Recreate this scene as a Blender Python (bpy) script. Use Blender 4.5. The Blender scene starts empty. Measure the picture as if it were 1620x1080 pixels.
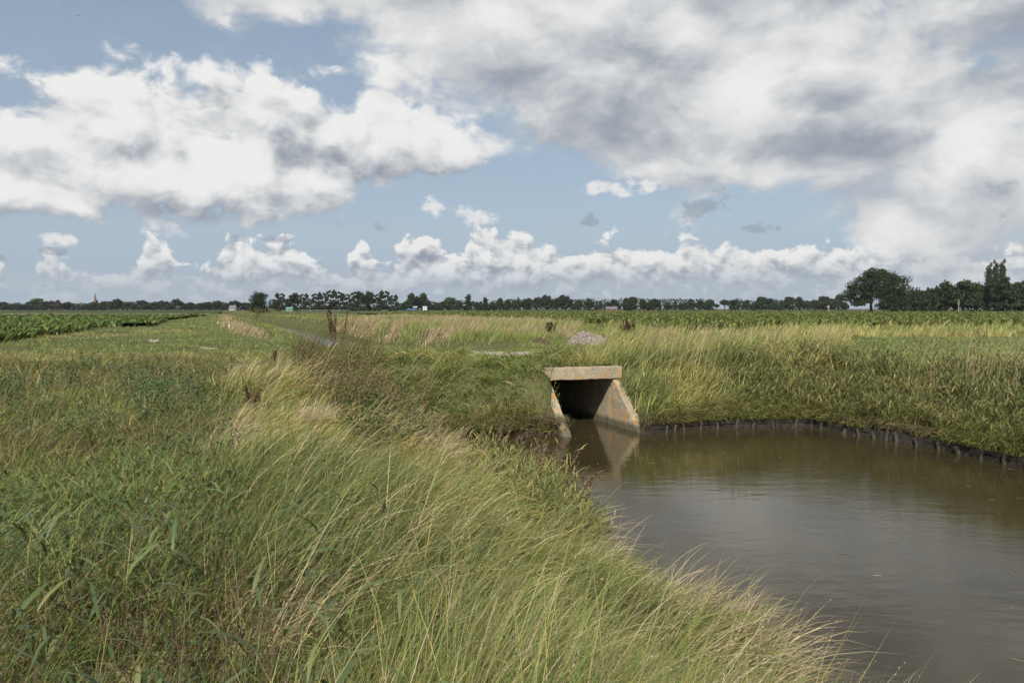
import bpy, bmesh, math, random
import numpy as np
from mathutils import Vector, Matrix
R = math.radians
rng = np.random.default_rng(7)
random.seed(7)
sc = bpy.context.scene
col = sc.collection

# ------------------------------------------------------------------ camera
EYE = 3.22; LAND = 1.62; F = 1260.0; PITCH = math.atan(52 / 1260)
cam_d = bpy.data.cameras.new("camera"); cam = bpy.data.objects.new("camera", cam_d); col.objects.link(cam)
cam.location = (0, 0, EYE); cam.rotation_euler = (math.pi / 2 - PITCH, 0, 0)
cam_d.sensor_width = 36; cam_d.lens = F / 1620 * 36; cam_d.clip_end = 20000; cam_d.clip_start = 0.05
sc.camera = cam
cp, sp = math.cos(PITCH), math.sin(PITCH)

def ray(px, py):
    dx = (px - 810) / F; dy = (540 - py) / F
    return Vector((dx, cp + dy * sp, -sp + dy * cp))
def G(px, py, z=LAND):                       # photo pixel -> point on the level z
    d = ray(px, py); t = (z - EYE) / d.z
    return (d.x * t, d.y * t)
def proj(p):                                  # world points (N,3) -> photo pixels
    x, y, z = p[:, 0], p[:, 1], p[:, 2] - EYE
    fw = y * cp - z * sp; up = y * sp + z * cp
    fw = np.where(fw < 0.05, 0.05, fw)
    return 810 + F * x / fw, 540 - F * up / fw

# ------------------------------------------------------------------ numpy helpers
_lat = rng.random((256, 256))
def vnoise(x, y):
    xi = np.floor(x).astype(int); yi = np.floor(y).astype(int)
    fx = x - xi; fy = y - yi; fx = fx * fx * (3 - 2 * fx); fy = fy * fy * (3 - 2 * fy)
    a = _lat[xi & 255, yi & 255]; b = _lat[(xi + 1) & 255, yi & 255]
    c = _lat[xi & 255, (yi + 1) & 255]; d = _lat[(xi + 1) & 255, (yi + 1) & 255]
    return (a * (1 - fx) + b * fx) * (1 - fy) + (c * (1 - fx) + d * fx) * fy
def fbm(x, y, o=3):
    s = 0; a = 1; t = 0
    for i in range(o):
        s = s + a * vnoise(x * 2 ** i + 17.3 * i, y * 2 ** i + 9.1 * i); t += a; a *= .5
    return s / t
def inpoly(x, y, poly):
    r = np.zeros(x.shape, bool); n = len(poly)
    for i in range(n):
        x1, y1 = poly[i]; x2, y2 = poly[(i + 1) % n]
        if y1 == y2: continue
        c = ((y1 > y) != (y2 > y)) & (x < (x2 - x1) * (y - y1) / (y2 - y1) + x1)
        r ^= c
    return r
def segdist(x, y, a, b):
    ax, ay = a; dx, dy = b[0] - ax, b[1] - ay; L = dx * dx + dy * dy
    t = np.clip(((x - ax) * dx + (y - ay) * dy) / L, 0, 1)
    return np.hypot(x - ax - t * dx, y - ay - t * dy)
def ss(t): t = np.clip(t, 0, 1); return t * t * (3 - 2 * t)

# ------------------------------------------------------------------ plan of the place
# culvert frame: origin at the middle of the beam, A along the tunnel, E across it
AX = np.array((-.322, .947)); EX = np.array((.947, .322)); C0 = np.array((1.88, 21.75))
def CU(a, e): return tuple(C0 + AX * a + EX * e)
HW = .93                                                   # half opening
TUN = 11.0
wl, wr = CU(-1.5, -HW), CU(-1.5, HW)
revp = [(1015, 687), (1060, 682), (1120, 677), (1200, 675), (1285, 674), (1335, 684), (1400, 694), (1470, 707), (1540, 721), (1620, 739), (1720, 764)]
REV = [G(x, y, 0) for x, y in revp]
REV += [(11.2, 11.5), (12.2, 8), (13.5, 2), (15, -4)]
POND = ([((-2.2), 19.5), (-1.2, 20.0), (.2, 20.1), wl] + [CU(-1.5, -HW + .01), CU(.0, -HW), CU(.0, HW), wr] + REV +
        [(16, -14), (4.6, -14), (4.2, 0), (3.4, 3), (2.5, 5), (1.9, 7.2), (1.35, 9.3), (.8, 12), (-.4, 15.5), (-1.8, 18)])
# bank kind of each edge: (width, foot height)
PW = []
for i in range(len(POND)):
    if i < 3: PW.append((1.3, .08))
    elif i in (3, 4, 5, 6): PW.append((.02, 1.6))
    elif i < 7 + len(REV): PW.append((2.3, .34))
    elif i < 7 + len(REV) + 1: PW.append((2.5, .1))
    else: PW.append((3.9, .05))
WAY = [CU(TUN, -HW), (-6.2, 36.5), (-10.6, 50), (-19.4, 75), (-35.4, 118), (-63, 190), (-91, 253), (-140, 380),
       (-134, 380), (-83, 253), (-47.6, 162), (-20, 94), (-6.0, 50), (-1.0, 36.5), CU(TUN, HW)]
def land(x, y):
    return LAND + .14 * (fbm(x * .22 + 5, y * .22, 3) - .5) * np.clip(1.6 - np.hypot(x, y) / 60, .25, 1) + .06 * (vnoise(x * 1.1, y * 1.1) - .5) * (np.hypot(x, y) < 60)
def in_cul(x, y, a0=-1.6, a1=TUN + .3, w=HW + .05):
    dx, dy = x - C0[0], y - C0[1]; a = dx * AX[0] + dy * AX[1]; e = dx * EX[0] + dy * EX[1]
    return (a > a0) & (a < a1) & (abs(e) < w)
def height(x, y, carve=True):
    z = land(x, y); top = z.copy()
    wob = .25 * (vnoise(x * .9 + 3, y * .9) - .5)
    inw = np.zeros(x.shape, bool)
    for poly, pw in ((POND, PW), (WAY, None)):
        ins = inpoly(x, y, poly); inw |= ins
        for i in range(len(poly)):
            w, f = pw[i] if pw else ((3.6, .1) if 0 < i < 7 else (1.6, .35))
            d = segdist(x, y, poly[i], poly[(i + 1) % len(poly)])
            near = d < w + .6
            h = f + (top - f) * ss((d + wob * min(1, w / 2)) / w) ** .85
            z = np.where(near & ~ins, np.minimum(z, h), z)
    # in front of the beam, keep earth beside the wing walls under their slope
    z = np.where(inw, -.6, z)
    if carve: z = np.where(in_cul(x, y, -1.75, TUN + .5, HW + .13), -.6, z)
    return z

def set_props(o, label=None, cat=None, group=None, kind=None):
    if label: o['label'] = label
    if cat: o['category'] = cat
    if group: o['group'] = group
    if kind: o['kind'] = kind
    return o
def empty(name, loc, label, cat, group=None, rz=0):
    o = bpy.data.objects.new(name, None); col.objects.link(o); o.location = loc; o.rotation_euler = (0, 0, rz)
    o.empty_display_size = .2
    return set_props(o, label, cat, group)
def link(name, me, parent=None, mat=None):
    o = bpy.data.objects.new(name, me); col.objects.link(o)
    if parent: o.parent = parent
    if mat: me.materials.append(mat)
    return o
def np_mesh(name, V, faces_list, colors=None, smooth=True):
    """faces_list: list of (M,k) int arrays"""
    me = bpy.data.meshes.new(name)
    me.vertices.add(len(V)); me.vertices.foreach_set('co', np.ascontiguousarray(V, np.float32).ravel())
    loops = np.concatenate([f.ravel() for f in faces_list]).astype(np.int32)
    tot = np.concatenate([np.full(len(f), f.shape[1], np.int32) for f in faces_list])
    start = np.concatenate(([0], np.cumsum(tot)[:-1])).astype(np.int32)
    me.loops.add(len(loops)); me.loops.foreach_set('vertex_index', loops)
    me.polygons.add(len(tot)); me.polygons.foreach_set('loop_start', start); me.polygons.foreach_set('loop_total', tot)
    me.polygons.foreach_set('use_smooth', np.full(len(tot), smooth))
    if colors is not None:
        ca = me.color_attributes.new('tint', 'FLOAT_COLOR', 'POINT')
        c4 = np.ones((len(V), 4), np.float32); c4[:, :3] = colors
        ca.data.foreach_set('color', c4.ravel())
    me.update(calc_edges=True)
    return me

# ------------------------------------------------------------------ node helpers
class S:
    def __init__(s, nt, sock): s.nt = nt; s.k = sock
    def _m(s, op, *o, clamp=False):
        n = s.nt.nodes.new('ShaderNodeMath'); n.operation = op; n.use_clamp = clamp
        for i, v in enumerate((s,) + o):
            if isinstance(v, S): s.nt.links.new(v.k, n.inputs[i])
            else: n.inputs[i].default_value = v
        return S(s.nt, n.outputs[0])
    def __add__(s, o): return s._m('ADD', o)
    __radd__ = __add__
    def __sub__(s, o): return s._m('SUBTRACT', o)
    def __rsub__(s, o): return s._m('MULTIPLY', -1.0) + o
    def __mul__(s, o): return s._m('MULTIPLY', o)
    __rmul__ = __mul__
    def __truediv__(s, o): return s._m('DIVIDE', o)
    def __pow__(s, o): return s._m('POWER', o)
    def mn(s, o): return s._m('MINIMUM', o)
    def mx(s, o): return s._m('MAXIMUM', o)
    def cl(s): return s._m('ADD', 0.0, clamp=True)
    def sst(s, a, b):
        n = s.nt.nodes.new('ShaderNodeMapRange'); n.interpolation_type = 'SMOOTHSTEP'
        s.nt.links.new(s.k, n.inputs[0]); n.inputs[1].default_value = a; n.inputs[2].default_value = b
        return S(s.nt, n.outputs[0])
def lin(c):
    return tuple(((v / 255) / 12.92 if v <= 10 else ((v / 255 + .055) / 1.055) ** 2.4) for v in c)
def mixc(nt, f, a, b):
    n = nt.nodes.new('ShaderNodeMix'); n.data_type = 'RGBA'
    for sock, v in ((n.inputs[0], f), (n.inputs[6], a), (n.inputs[7], b)):
        if isinstance(v, S): nt.links.new(v.k, sock)
        elif isinstance(v, bpy.types.NodeSocket): nt.links.new(v, sock)
        elif isinstance(v, (int, float)): sock.default_value = v
        else: sock.default_value = (*v, 1)
    return n.outputs[2]
def tex_noise(nt, vec, scale, detail=4, rough=.55, dist=0, dims='3D'):
    n = nt.nodes.new('ShaderNodeTexNoise'); n.noise_dimensions = dims; n.inputs['Scale'].default_value = scale
    n.inputs['Detail'].default_value = detail; n.inputs['Roughness'].default_value = rough; n.inputs['Distortion'].default_value = dist
    if vec is not None: nt.links.new(vec, n.inputs['Vector'])
    return n
def mat_new(name):
    m = bpy.data.materials.new(name); m.use_nodes = True
    nt = m.node_tree; b = nt.nodes['Principled BSDF']
    return m, nt, b
def simple(name, c, rough=.8, var=.25, scale=6, bump=0, metal=0):
    m, nt, b = mat_new(name)
    tc = nt.nodes.new('ShaderNodeTexCoord')
    n = tex_noise(nt, tc.outputs['Object'], scale, 5, .6)
    f = S(nt, n.outputs[0]).sst(.35, .65)
    a = tuple(v * (1 - var) for v in c); d = tuple(min(1, v * (1 + var)) for v in c)
    nt.links.new(mixc(nt, f, a, d), b.inputs['Base Color'])
    b.inputs['Roughness'].default_value = rough; b.inputs['Metallic'].default_value = metal
    if bump:
        bp = nt.nodes.new('ShaderNodeBump'); bp.inputs['Strength'].default_value = bump; bp.inputs['Distance'].default_value = .02
        nt.links.new(n.outputs[0], bp.inputs['Height']); nt.links.new(bp.outputs[0], b.inputs['Normal'])
    return m
def leafmat(name, trans=.35, gloss=.25, rough=.5):
    m = bpy.data.materials.new(name); m.use_nodes = True; nt = m.node_tree; nt.nodes.clear()
    out = nt.nodes.new('ShaderNodeOutputMaterial'); at = nt.nodes.new('ShaderNodeAttribute'); at.attribute_name = 'tint'
    b = nt.nodes.new('ShaderNodeBsdfPrincipled'); b.inputs['Roughness'].default_value = rough
    b.inputs['Specular IOR Level'].default_value = gloss
    tr = nt.nodes.new('ShaderNodeBsdfTranslucent'); mx = nt.nodes.new('ShaderNodeMixShader'); mx.inputs[0].default_value = trans
    nt.links.new(at.outputs[0], b.inputs['Base Color']); nt.links.new(at.outputs[0], tr.inputs[0])
    nt.links.new(b.outputs[0], mx.inputs[1]); nt.links.new(tr.outputs[0], mx.inputs[2]); nt.links.new(mx.outputs[0], out.inputs[0])
    return m
M_GRASS = leafmat('grass_blades', .35, .3, .45)
M_STRAW = leafmat('dry_straw', .3, .2, .55)
M_LEAF = leafmat('broad_leaves', .3, .4, .4)
M_CROWN = leafmat('tree_foliage', .2, .2, .6)
M_DEAD = leafmat('dead_stems', .1, .1, .8)

# ------------------------------------------------------------------ world
SUN_EL, SUN_AZ = 38.0, 180 + 17.0      # azimuth the light comes FROM, measured clockwise from +Y
w = bpy.data.worlds.new("World"); sc.world = w; w.use_nodes = True
nt = w.node_tree; nt.nodes.clear()
out = nt.nodes.new('ShaderNodeOutputWorld')
sky = nt.nodes.new('ShaderNodeTexSky'); sky.sky_type = 'NISHITA'; sky.sun_disc = False
sky.sun_elevation = R(SUN_EL); sky.sun_rotation = R(SUN_AZ); sky.air_density = 1.0; sky.dust_density = .6; sky.ozone_density = 1.6
bg1 = nt.nodes.new('ShaderNodeBackground'); bg1.inputs[1].default_value = .09
nt.links.new(sky.outputs[0], bg1.inputs[0])
tc = nt.nodes.new('ShaderNodeTexCoord'); sep = nt.nodes.new('ShaderNodeSeparateXYZ'); nt.links.new(tc.outputs['Generated'], sep.inputs[0])
X, Y, Z = (S(nt, sep.outputs[i]) for i in range(3))
U = X._m('ARCTAN2', Y); V = Z / ((X * X + Y * Y)._m('SQRT').mx(.05))
def comb(a, b, c=0.0):
    n = nt.nodes.new('ShaderNodeCombineXYZ')
    for i, v in enumerate((a, b, c)):
        if isinstance(v, S): nt.links.new(v.k, n.inputs[i])
        else: n.inputs[i].default_value = v
    return n.outputs[0]
UV = comb(U, V)
def uv_of(px, py):
    d = ray(px, py); return math.atan2(d.x, d.y), d.z / math.hypot(d.x, d.y)
UMAX = .85
def curve(pts):                               # photo pixel outline -> elevation as a function of azimuth
    n = nt.nodes.new('ShaderNodeFloatCurve'); c = n.mapping.curves[0]
    q = sorted([((uv_of(*p)[0] / UMAX + 1) / 2, uv_of(*p)[1]) for p in pts])
    c.points[0].location = q[0]; c.points[1].location = q[-1]
    for p in q[1:-1]: c.points.new(*p)
    for p in c.points: p.handle_type = 'AUTO_CLAMPED'
    n.mapping.update()
    nt.links.new(((U / UMAX + 1) * .5).cl().k, n.inputs['Value'])
    return S(nt, n.outputs[0])
def warped(us, vs, sx, sy, seed, wa):
    P = comb(us * sx + seed * 7.3, vs * sy + seed * 3.1)
    n = tex_noise(nt, P, 1.3, 2, .5, dims='2D')
    s2 = nt.nodes.new('ShaderNodeVectorMath'); s2.operation = 'SUBTRACT'; nt.links.new(n.outputs['Color'], s2.inputs[0]); s2.inputs[1].default_value = (.5, .5, .5)
    s3 = nt.nodes.new('ShaderNodeVectorMath'); s3.operation = 'SCALE'; nt.links.new(s2.outputs[0], s3.inputs[0]); s3.inputs['Scale'].default_value = wa
    s4 = nt.nodes.new('ShaderNodeVectorMath'); s4.operation = 'ADD'; nt.links.new(P, s4.inputs[0]); nt.links.new(s3.outputs[0], s4.inputs[1])
    return s4.outputs[0]
def billow(us, vs, sx, sy, seed, wa=.5, det=3.5, vw=.6):
    P = warped(us, vs, sx, sy, seed, wa)
    vo = nt.nodes.new('ShaderNodeTexVoronoi'); vo.feature = 'F1'; vo.normalize = True; vo.voronoi_dimensions = '2D'
    vo.inputs['Scale'].default_value = 1.6; vo.inputs['Detail'].default_value = det; vo.inputs['Roughness'].default_value = .5; vo.inputs['Lacunarity'].default_value = 2.1
    nt.links.new(P, vo.inputs['Vector'])
    fb = tex_noise(nt, P, 1.1, det + 2.5, .58, dims='2D')
    return (1.0 - S(nt, vo.outputs['Distance'])) * vw + S(nt, fb.outputs[0]) * (1.3 - vw * 1.0)
def blob(px, py, rx, ry):                      # soft patch, 1 in the middle
    u0, v0 = uv_of(px, py); rx /= F; ry /= F
    n = nt.nodes.new('ShaderNodeVectorMath'); n.operation = 'MULTIPLY_ADD'; nt.links.new(UV, n.inputs[0])
    n.inputs[1].default_value = (1 / rx, 1 / ry, 0); n.inputs[2].default_value = (-u0 / rx, -v0 / ry, 0)
    d = nt.nodes.new('ShaderNodeVectorMath'); d.operation = 'DOT_PRODUCT'; nt.links.new(n.outputs[0], d.inputs[0]); nt.links.new(n.outputs[0], d.inputs[1])
    m_ = nt.nodes.new('ShaderNodeMath'); m_.operation = 'SUBTRACT'; m_.use_clamp = True; m_.inputs[0].default_value = 1.0; nt.links.new(d.outputs['Value'], m_.inputs[1])
    return S(nt, m_.outputs[0])
LX, LY = -.010, .022                          # towards the light in azimuth/elevation
def layer(T, B, sx, sy, seed, ft, fb_, amp, soft, wa=.5, vw=.6, k=5.0, mean=.95):
    h = billow(U, V, sx, sy, seed, wa, 3.5, vw)
    h2 = billow(U + LX * 8 / sx * 1.2, V + LY * 8 / sx * 1.2, sx, sy, seed, wa, 2.0, vw)
    d = ((T - V) / ft).mn((V - B) / fb_)
    dens = d.mn(1.5) + (h - mean) * amp
    al = dens.sst(0, soft)
    rel = (h - h2) * k
    t = ((V - B) / (T - B).mx(.01)).cl()
    return al, rel, t, dens, h
# big cumulus on the left
TA = curve([(-400, 190), (-150, 170), (0, 130), (50, 122), (105, 85), (150, 66), (200, 82), (245, 120), (300, 132), (345, 112), (400, 103), (460, 105), (510, 128), (550, 134), (582, 112), (622, 112), (640, 150), (700, 172), (745, 205), (790, 245), (830, 300), (860, 380), (1620, 500), (2000, 300)])
BA = curve([(-400, 360), (0, 352), (100, 352), (200, 342), (280, 352), (400, 358), (520, 352), (560, 335), (580, 300), (650, 285), (720, 272), (790, 262), (830, 240), (860, 200), (1620, 200), (2000, 330)])
# high deck to the right
BB = curve([(-300, -420), (200, -160), (310, -20), (340, 25), (380, 50), (450, 65), (530, 90), (620, 115), (700, 145), (760, 180), (800, 200), (850, 245), (920, 285), (1000, 318), (1080, 335), (1150, 300), (1240, 288), (1290, 318), (1350, 362), (1450, 385), (1560, 398), (1640, 375), (2000, 330)])
TC = curve([(-400, 420), (-100, 440), (0, 432), (40, 440), (75, 408), (100, 420), (130, 432), (190, 438), (222, 418), (240, 378), (262, 385), (275, 418), (300, 432), (340, 425), (360, 380), (400, 384), (440, 384), (480, 392), (500, 422), (545, 428), (565, 388), (582, 388), (596, 420), (625, 405), (650, 382), (690, 382), (712, 410), (738, 405), (742, 374), (790, 370), (835, 372), (870, 392), (900, 415), (930, 398), (1000, 390), (1100, 388), (1200, 396), (1400, 400), (1620, 404), (2000, 420)])
def flat(py): return S(nt, nt.nodes.new('ShaderNodeValue').outputs[0])
hb = tex_noise(nt, comb(U * 5.0 + 3.3, V * 9.0), 1.0, 4, .55, dims='2D')
aA, rA, tA, dA, hA = layer(TA, BA, 9, 12, 1.7, .035, .028, 5.6, .85, .38, .52, 4.0, .705)
TBc = S(nt, nt.nodes.new('ShaderNodeValue').outputs[0]); TBc.k.default_value = 9.0
aB, rB, tB, dB, hB = layer(TBc, BB, 5, 8, 5.1, .1, .06, 4.2, 1.6, .4, .45, 2.2, .655)
holes = (blob(1540, 75, 180, 60) * .55 + blob(1625, 190, 50, 60) * .5 + blob(1400, 25, 60, 30) * .4)
hi = V.sst(.55, .9)                            # overhead the deck breaks up
dB2 = dB - holes * 2.2 - hi * (S(nt, hb.outputs[0]) * 3.0)
aB = dB2.sst(0, .9)
BC = V * 0.0 + .022
aC, rC, tC, dC, hC = layer(TC, BC, 20, 27, 9.2, .016, .02, 6.0, .6, .35, .6, 4.2, .71)
fl = tex_noise(nt, comb(U * 7, V * 60 + 2.2), 1.4, 4, .6, dims='2D')
aD = S(nt, fl.outputs[0]).sst(.38, .62) * (1.0 - V.sst(.02, .05)) * .75
# small drifting scraps
scr = tex_noise(nt, comb(U * 30 + 7.7, V * 42), 1.0, 5, .6, dims='2D')
scn = (S(nt, scr.outputs[0]) - .5) * 5.0
whiteS = (blob(682, 330, 30, 24) + blob(748, 340, 50, 22) + blob(985, 298, 80, 20) + blob(88, 383, 32, 16) + blob(265, 98, 36, 14) * .55 + blob(1100, 392, 22, 8) + blob(1020, 394, 16, 6)+ blob(350, 25, 50, 26) * .7)
greyS = (blob(1105, 335, 48, 44) + blob(932, 347, 22, 14) + blob(1205, 358, 50, 12) + blob(605, 358, 18, 14) * .6 + blob(84, 397, 26, 9) * 1.5 + blob(1140, 315, 25, 30) * .6 + blob(530, 355, 40, 14) * .6 + blob(1500, 378, 60, 14) * .6 + blob(8, 410, 20, 7) + blob(450, 379, 130, 10) * .6 + blob(1580, 330, 60, 50) * .5)
aW = (whiteS.mn(1.0) * 2.0 + scn * 1.25 - .9).sst(0, 1.3) * whiteS.sst(0, .35)
aG = (greyS.mn(1.0) * 1.9 + scn * 1.3 - .95).sst(0, 1.3) * greyS.sst(0, .35) * .7
# brightness of each cloud
bright = (blob(370, 250, 70, 45) * .35 + blob(600, 150, 45, 45) * .22 + blob(300, 290, 130, 32) * .2 + blob(40, 300, 130, 32) * .14 + blob(700, 215, 60, 35) * .14+ blob(560, 320, 40, 14) * .15)
dark = (blob(470, 215, 110, 60) * .34 + blob(360, 190, 40, 18) * .18 + blob(600, 265, 150, 34) * .30 + blob(230, 235, 70, 34) * .18 + blob(35, 225, 50, 34) * .2 + blob(330, 345, 190, 20) * .42 + blob(520, 345, 70, 16) * .2 + blob(90, 345, 110, 14) * .16)
LA = tA * .36 + .66 + rA * .36 + bright - dark * .55 - (1.0 - dA.sst(.2, 1.1)) * .03
LB = .68 + rB * .30 + (S(nt, hb.outputs[0]) - .5) * .5 + (hB - .73) * .6 \
    + blob(1340, 90, 120, 60) * .10 + blob(1360, 215, 80, 60) * .10 + blob(1500, 200, 90, 60) * .16 + blob(1260, 270, 130, 26) * .10 + blob(600, 60, 220, 70) * .08 + blob(860, 40, 100, 50) * .08 + blob(1470, 270, 180, 30) * .1 \
    - blob(1300, 145, 85, 34) * .34 - blob(960, 225, 190, 50) * .20  - blob(1310, 235, 150, 36) * .24 - blob(1000, 105, 200, 50) * .08 - blob(900, 160, 90, 40) * .10 - blob(1450, 355, 170, 40) * .12 - blob(1600, 30, 90, 60) * .14 - blob(1060, 290, 100, 26) * .12
LC = tC * .32 + .56 + rC * .45 - (1.0 - (U * 4.0 - .3).sst(-1.6, .4) * -1.0) * .0
def tone(L): # cool grey to warm white
    return mixc(nt, L.sst(.25, 1.05), lin((148, 156, 169)), lin((238, 238, 236)))
cC, cA, cB = tone(LC.mn(1.02)), tone(LA), tone(LB)
bgc = nt.nodes.new('ShaderNodeBackground')
c = mixc(nt, aD.cl(), lin((172, 187, 203)), lin((192, 199, 206)))
aAll = aD
def over(c, a, cc, aAll): return mixc(nt, a.cl(), c, cc), 1.0 - (1.0 - aAll) * (1.0 - a)
veil = blob(1330, 440, 520, 52) + blob(700, 455, 500, 45) * .7 + blob(200, 455, 400, 40) * .5
c, aAll = over(c, (veil * 1.3 + scn * .22).cl() * .75, lin((176, 186, 197)), aAll)
c, aAll = over(c, aC * (.45 + V.sst(.025, .06) * .5), cC, aAll)
c, aAll = over(c, aA, cA, aAll)
c, aAll = over(c, aB, cB, aAll)
c, aAll = over(c, aW, lin((226, 227, 228)), aAll)
c, aAll = over(c, aG, lin((150, 160, 174)), aAll)
hz = (1.0 - V.sst(-.01, 1.0)) * .72 + (1.0 - V.sst(-.01, .14)) * .42             # haze band above the horizon
aAll = 1.0 - (1.0 - aAll) * (1.0 - hz)
c = mixc(nt, (1.0 - V.sst(0.0, .07)) * .45, c, lin((170, 184, 196)))
nt.links.new(c, bgc.inputs[0]); bgc.inputs[1].default_value = 1.0
mx = nt.nodes.new('ShaderNodeMixShader'); nt.links.new(aAll.cl().k, mx.inputs[0]); nt.links.new(bg1.outputs[0], mx.inputs[1]); nt.links.new(bgc.outputs[0], mx.inputs[2])
nt.links.new(mx.outputs[0], out.inputs[0])
w.cycles.sampling_method = 'NONE'

sd = bpy.data.lights.new('sun', 'SUN'); sd.energy = 5.0; sd.angle = R(.6); sd.color = (1, .94, .84)
so = bpy.data.objects.new('sun', sd); col.objects.link(so)
az = R(SUN_AZ); el = R(SUN_EL)
sdir = Vector((math.sin(az) * math.cos(el), math.cos(az) * math.cos(el), math.sin(el)))
so.rotation_euler = sdir.to_track_quat('Z', 'Y').to_euler(); so.location = (0, -10, 30)

# ------------------------------------------------------------------ ground
def graded(lo, hi, d0, far_lo, far_hi, segs):
    pts = list(np.arange(lo, hi + 1e-6, d0))
    x = hi
    for (end, step) in segs[1]:
        while x < end: x += step; pts.append(x)
    st = segs[1][-1][1]
    while x < far_hi: st *= 1.25; x += st; pts.append(x)
    x = lo; pre = []
    for (end, step) in segs[0]:
        while x > end: x -= step; pre.append(x)
    st = segs[0][-1][1]
    while x > far_lo: st *= 1.25; x -= st; pre.append(x)
    return np.array(pre[::-1] + pts)
gx = graded(-12, 14, .2, -4000, 4000, ([(-60, .7), (-130, 1.2), (-235, 3)], [(22, .5), (60, 3)]))
gy = graded(0, 34, .2, -1000, 5500, ([(-15, .5)], [(110, .9), (300, 2.5), (620, 6)]))
XX, YY = np.meshgrid(gx, gy)
xf, yf = XX.ravel(), YY.ravel()
zf = height(xf, yf)
Vg = np.stack([xf, yf, zf], 1)
nx, ny = len(gx), len(gy)
ii = (np.arange(ny - 1)[:, None] * nx + np.arange(nx - 1)[None, :]).ravel()
me = np_mesh('ground', Vg, [np.stack([ii, ii + 1, ii + nx + 1, ii + nx], 1)])
def ground_mat(name, cols, scale=1.2, bump=.5, earth=False):
    m, nt, b = mat_new(name)
    tc = nt.nodes.new('ShaderNodeTexCoord'); v = tc.outputs['Object']
    n1 = tex_noise(nt, v, scale * .25, 6, .6); n2 = tex_noise(nt, v, scale * 8, 6, .7)
    c1 = mixc(nt, S(nt, n1.outputs[0]).sst(.35, .65), cols[0], cols[1])
    c2 = mixc(nt, S(nt, n2.outputs[0]).sst(.45, .75), c1, cols[2])
    if earth:
        sz = nt.nodes.new('ShaderNodeSeparateXYZ'); nt.links.new(v, sz.inputs[0])
        c2 = mixc(nt, (1.0 - (S(nt, sz.outputs[2]) + (S(nt, n1.outputs[0]) - .5) * .5).sst(.30, .62)) * (1.0 - S(nt, sz.outputs[1]).sst(26, 34)), c2, (.055, .042, .026))
    nt.links.new(c2, b.inputs['Base Color']); b.inputs['Roughness'].default_value = .95; b.inputs['Specular IOR Level'].default_value = .1
    bp = nt.nodes.new('ShaderNodeBump'); bp.inputs['Strength'].default_value = bump; bp.inputs['Distance'].default_value = .06
    nt.links.new(n2.outputs[0], bp.inputs['Height']); nt.links.new(bp.outputs[0], b.inputs['Normal'])
    return m
M_GROUND = ground_mat('meadow_soil', ((.085, .095, .035), (.11, .115, .05), (.06, .05, .03)), earth=True)
g = link('ground', me, None, M_GROUND); set_props(g, kind='structure')
# earth laid over the culvert slab
av = np.arange(.28, TUN - .1, .2); ev = np.linspace(-1.1, 1.1, 12)
AA, EE = np.meshgrid(av, ev); EE = EE * (1 + .32 * np.clip((AA - .28) / .9, 0, 1)); px_, py_ = C0[0] + AX[0] * AA + EX[0] * EE, C0[1] + AX[1] * AA + EX[1] * EE
xs, ys = px_.ravel(), py_.ravel()
Vc = np.stack([xs, ys, land(xs, ys) + .012], 1); n1 = len(av)
ii = (np.arange(len(ev) - 1)[:, None] * n1 + np.arange(n1 - 1)[None, :]).ravel()
g2 = link('earth_cover', np_mesh('earth_cover', Vc, [np.stack([ii, ii + 1, ii + n1 + 1, ii + n1], 1)]), None, M_GROUND); set_props(g2, kind='structure')

# flat sheets for far land uses; polygon in photo pixels on the land plane
def sheet(name, pts, z, mat, world=False, dz=0):
    P = [p if world else G(p[0], p[1]) for p in pts]
    me = bpy.data.meshes.new(name); bm = bmesh.new()
    vs = [bm.verts.new((x, y, z)) for x, y in P]; bm.faces.new(vs); bmesh.ops.triangulate(bm, faces=bm.faces[:])
    bm.normal_update(); 
    for f in bm.faces:
        if f.normal.z < 0: f.normal_flip()
    bm.to_mesh(me); bm.free()
    o = link(name, me, None, mat); set_props(o, kind='structure'); return o
M_STUB = ground_mat('stubble', ((.30, .25, .15), (.24, .20, .12), (.16, .15, .08)), .3, .2)
M_MEAD = ground_mat('far_grass', ((.075, .10, .035), (.10, .12, .045), (.06, .08, .03)), .15, .2)
M_DARKM = ground_mat('far_crop', ((.05, .07, .025), (.06, .08, .03), (.04, .05, .02)), .1, .2)
sheet('stubble_field', [(-900, 499.5), (-900, 496.0), (200, 496.3), (330, 496.6), (330, 499.0), (200, 499.8)], LAND + .16, M_STUB)
sheet('far_meadow', [(-900, 496.0), (-900, 491.2), (352, 491.2), (345, 496.4), (200, 496.3)], LAND + .14, M_DARKM)
sheet('roadside_meadow', [(425, 496.6), (425, 491.0), (830, 490.8), (760, 493.4), (600, 495.5)], LAND + .14, M_MEAD)

# ------------------------------------------------------------------ water
m, nt, b = mat_new('murky_water')
b.inputs['Roughness'].default_value = .04; b.inputs['IOR'].default_value = 1.33
tc = nt.nodes.new('ShaderNodeTexCoord')
mp = nt.nodes.new('ShaderNodeMapping'); nt.links.new(tc.outputs['Object'], mp.inputs[0]); mp.inputs['Scale'].default_value = (1, 2.2, 1); mp.inputs['Rotation'].default_value = (0, 0, R(-18))
n1 = tex_noise(nt, mp.outputs[0], 1.3, 3, .5); n2 = tex_noise(nt, mp.outputs[0], 9, 4, .55, .3); n3 = tex_noise(nt, tc.outputs['Object'], .22, 3, .5)
murk = tex_noise(nt, tc.outputs['Object'], .35, 4, .6)
nt.links.new(mixc(nt, S(nt, murk.outputs[0]).sst(.3, .7), (.050, .041, .018), (.038, .032, .014)), b.inputs['Base Color'])
patch = S(nt, n3.outputs[0]).sst(.42, .62) * .8 + .2
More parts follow.
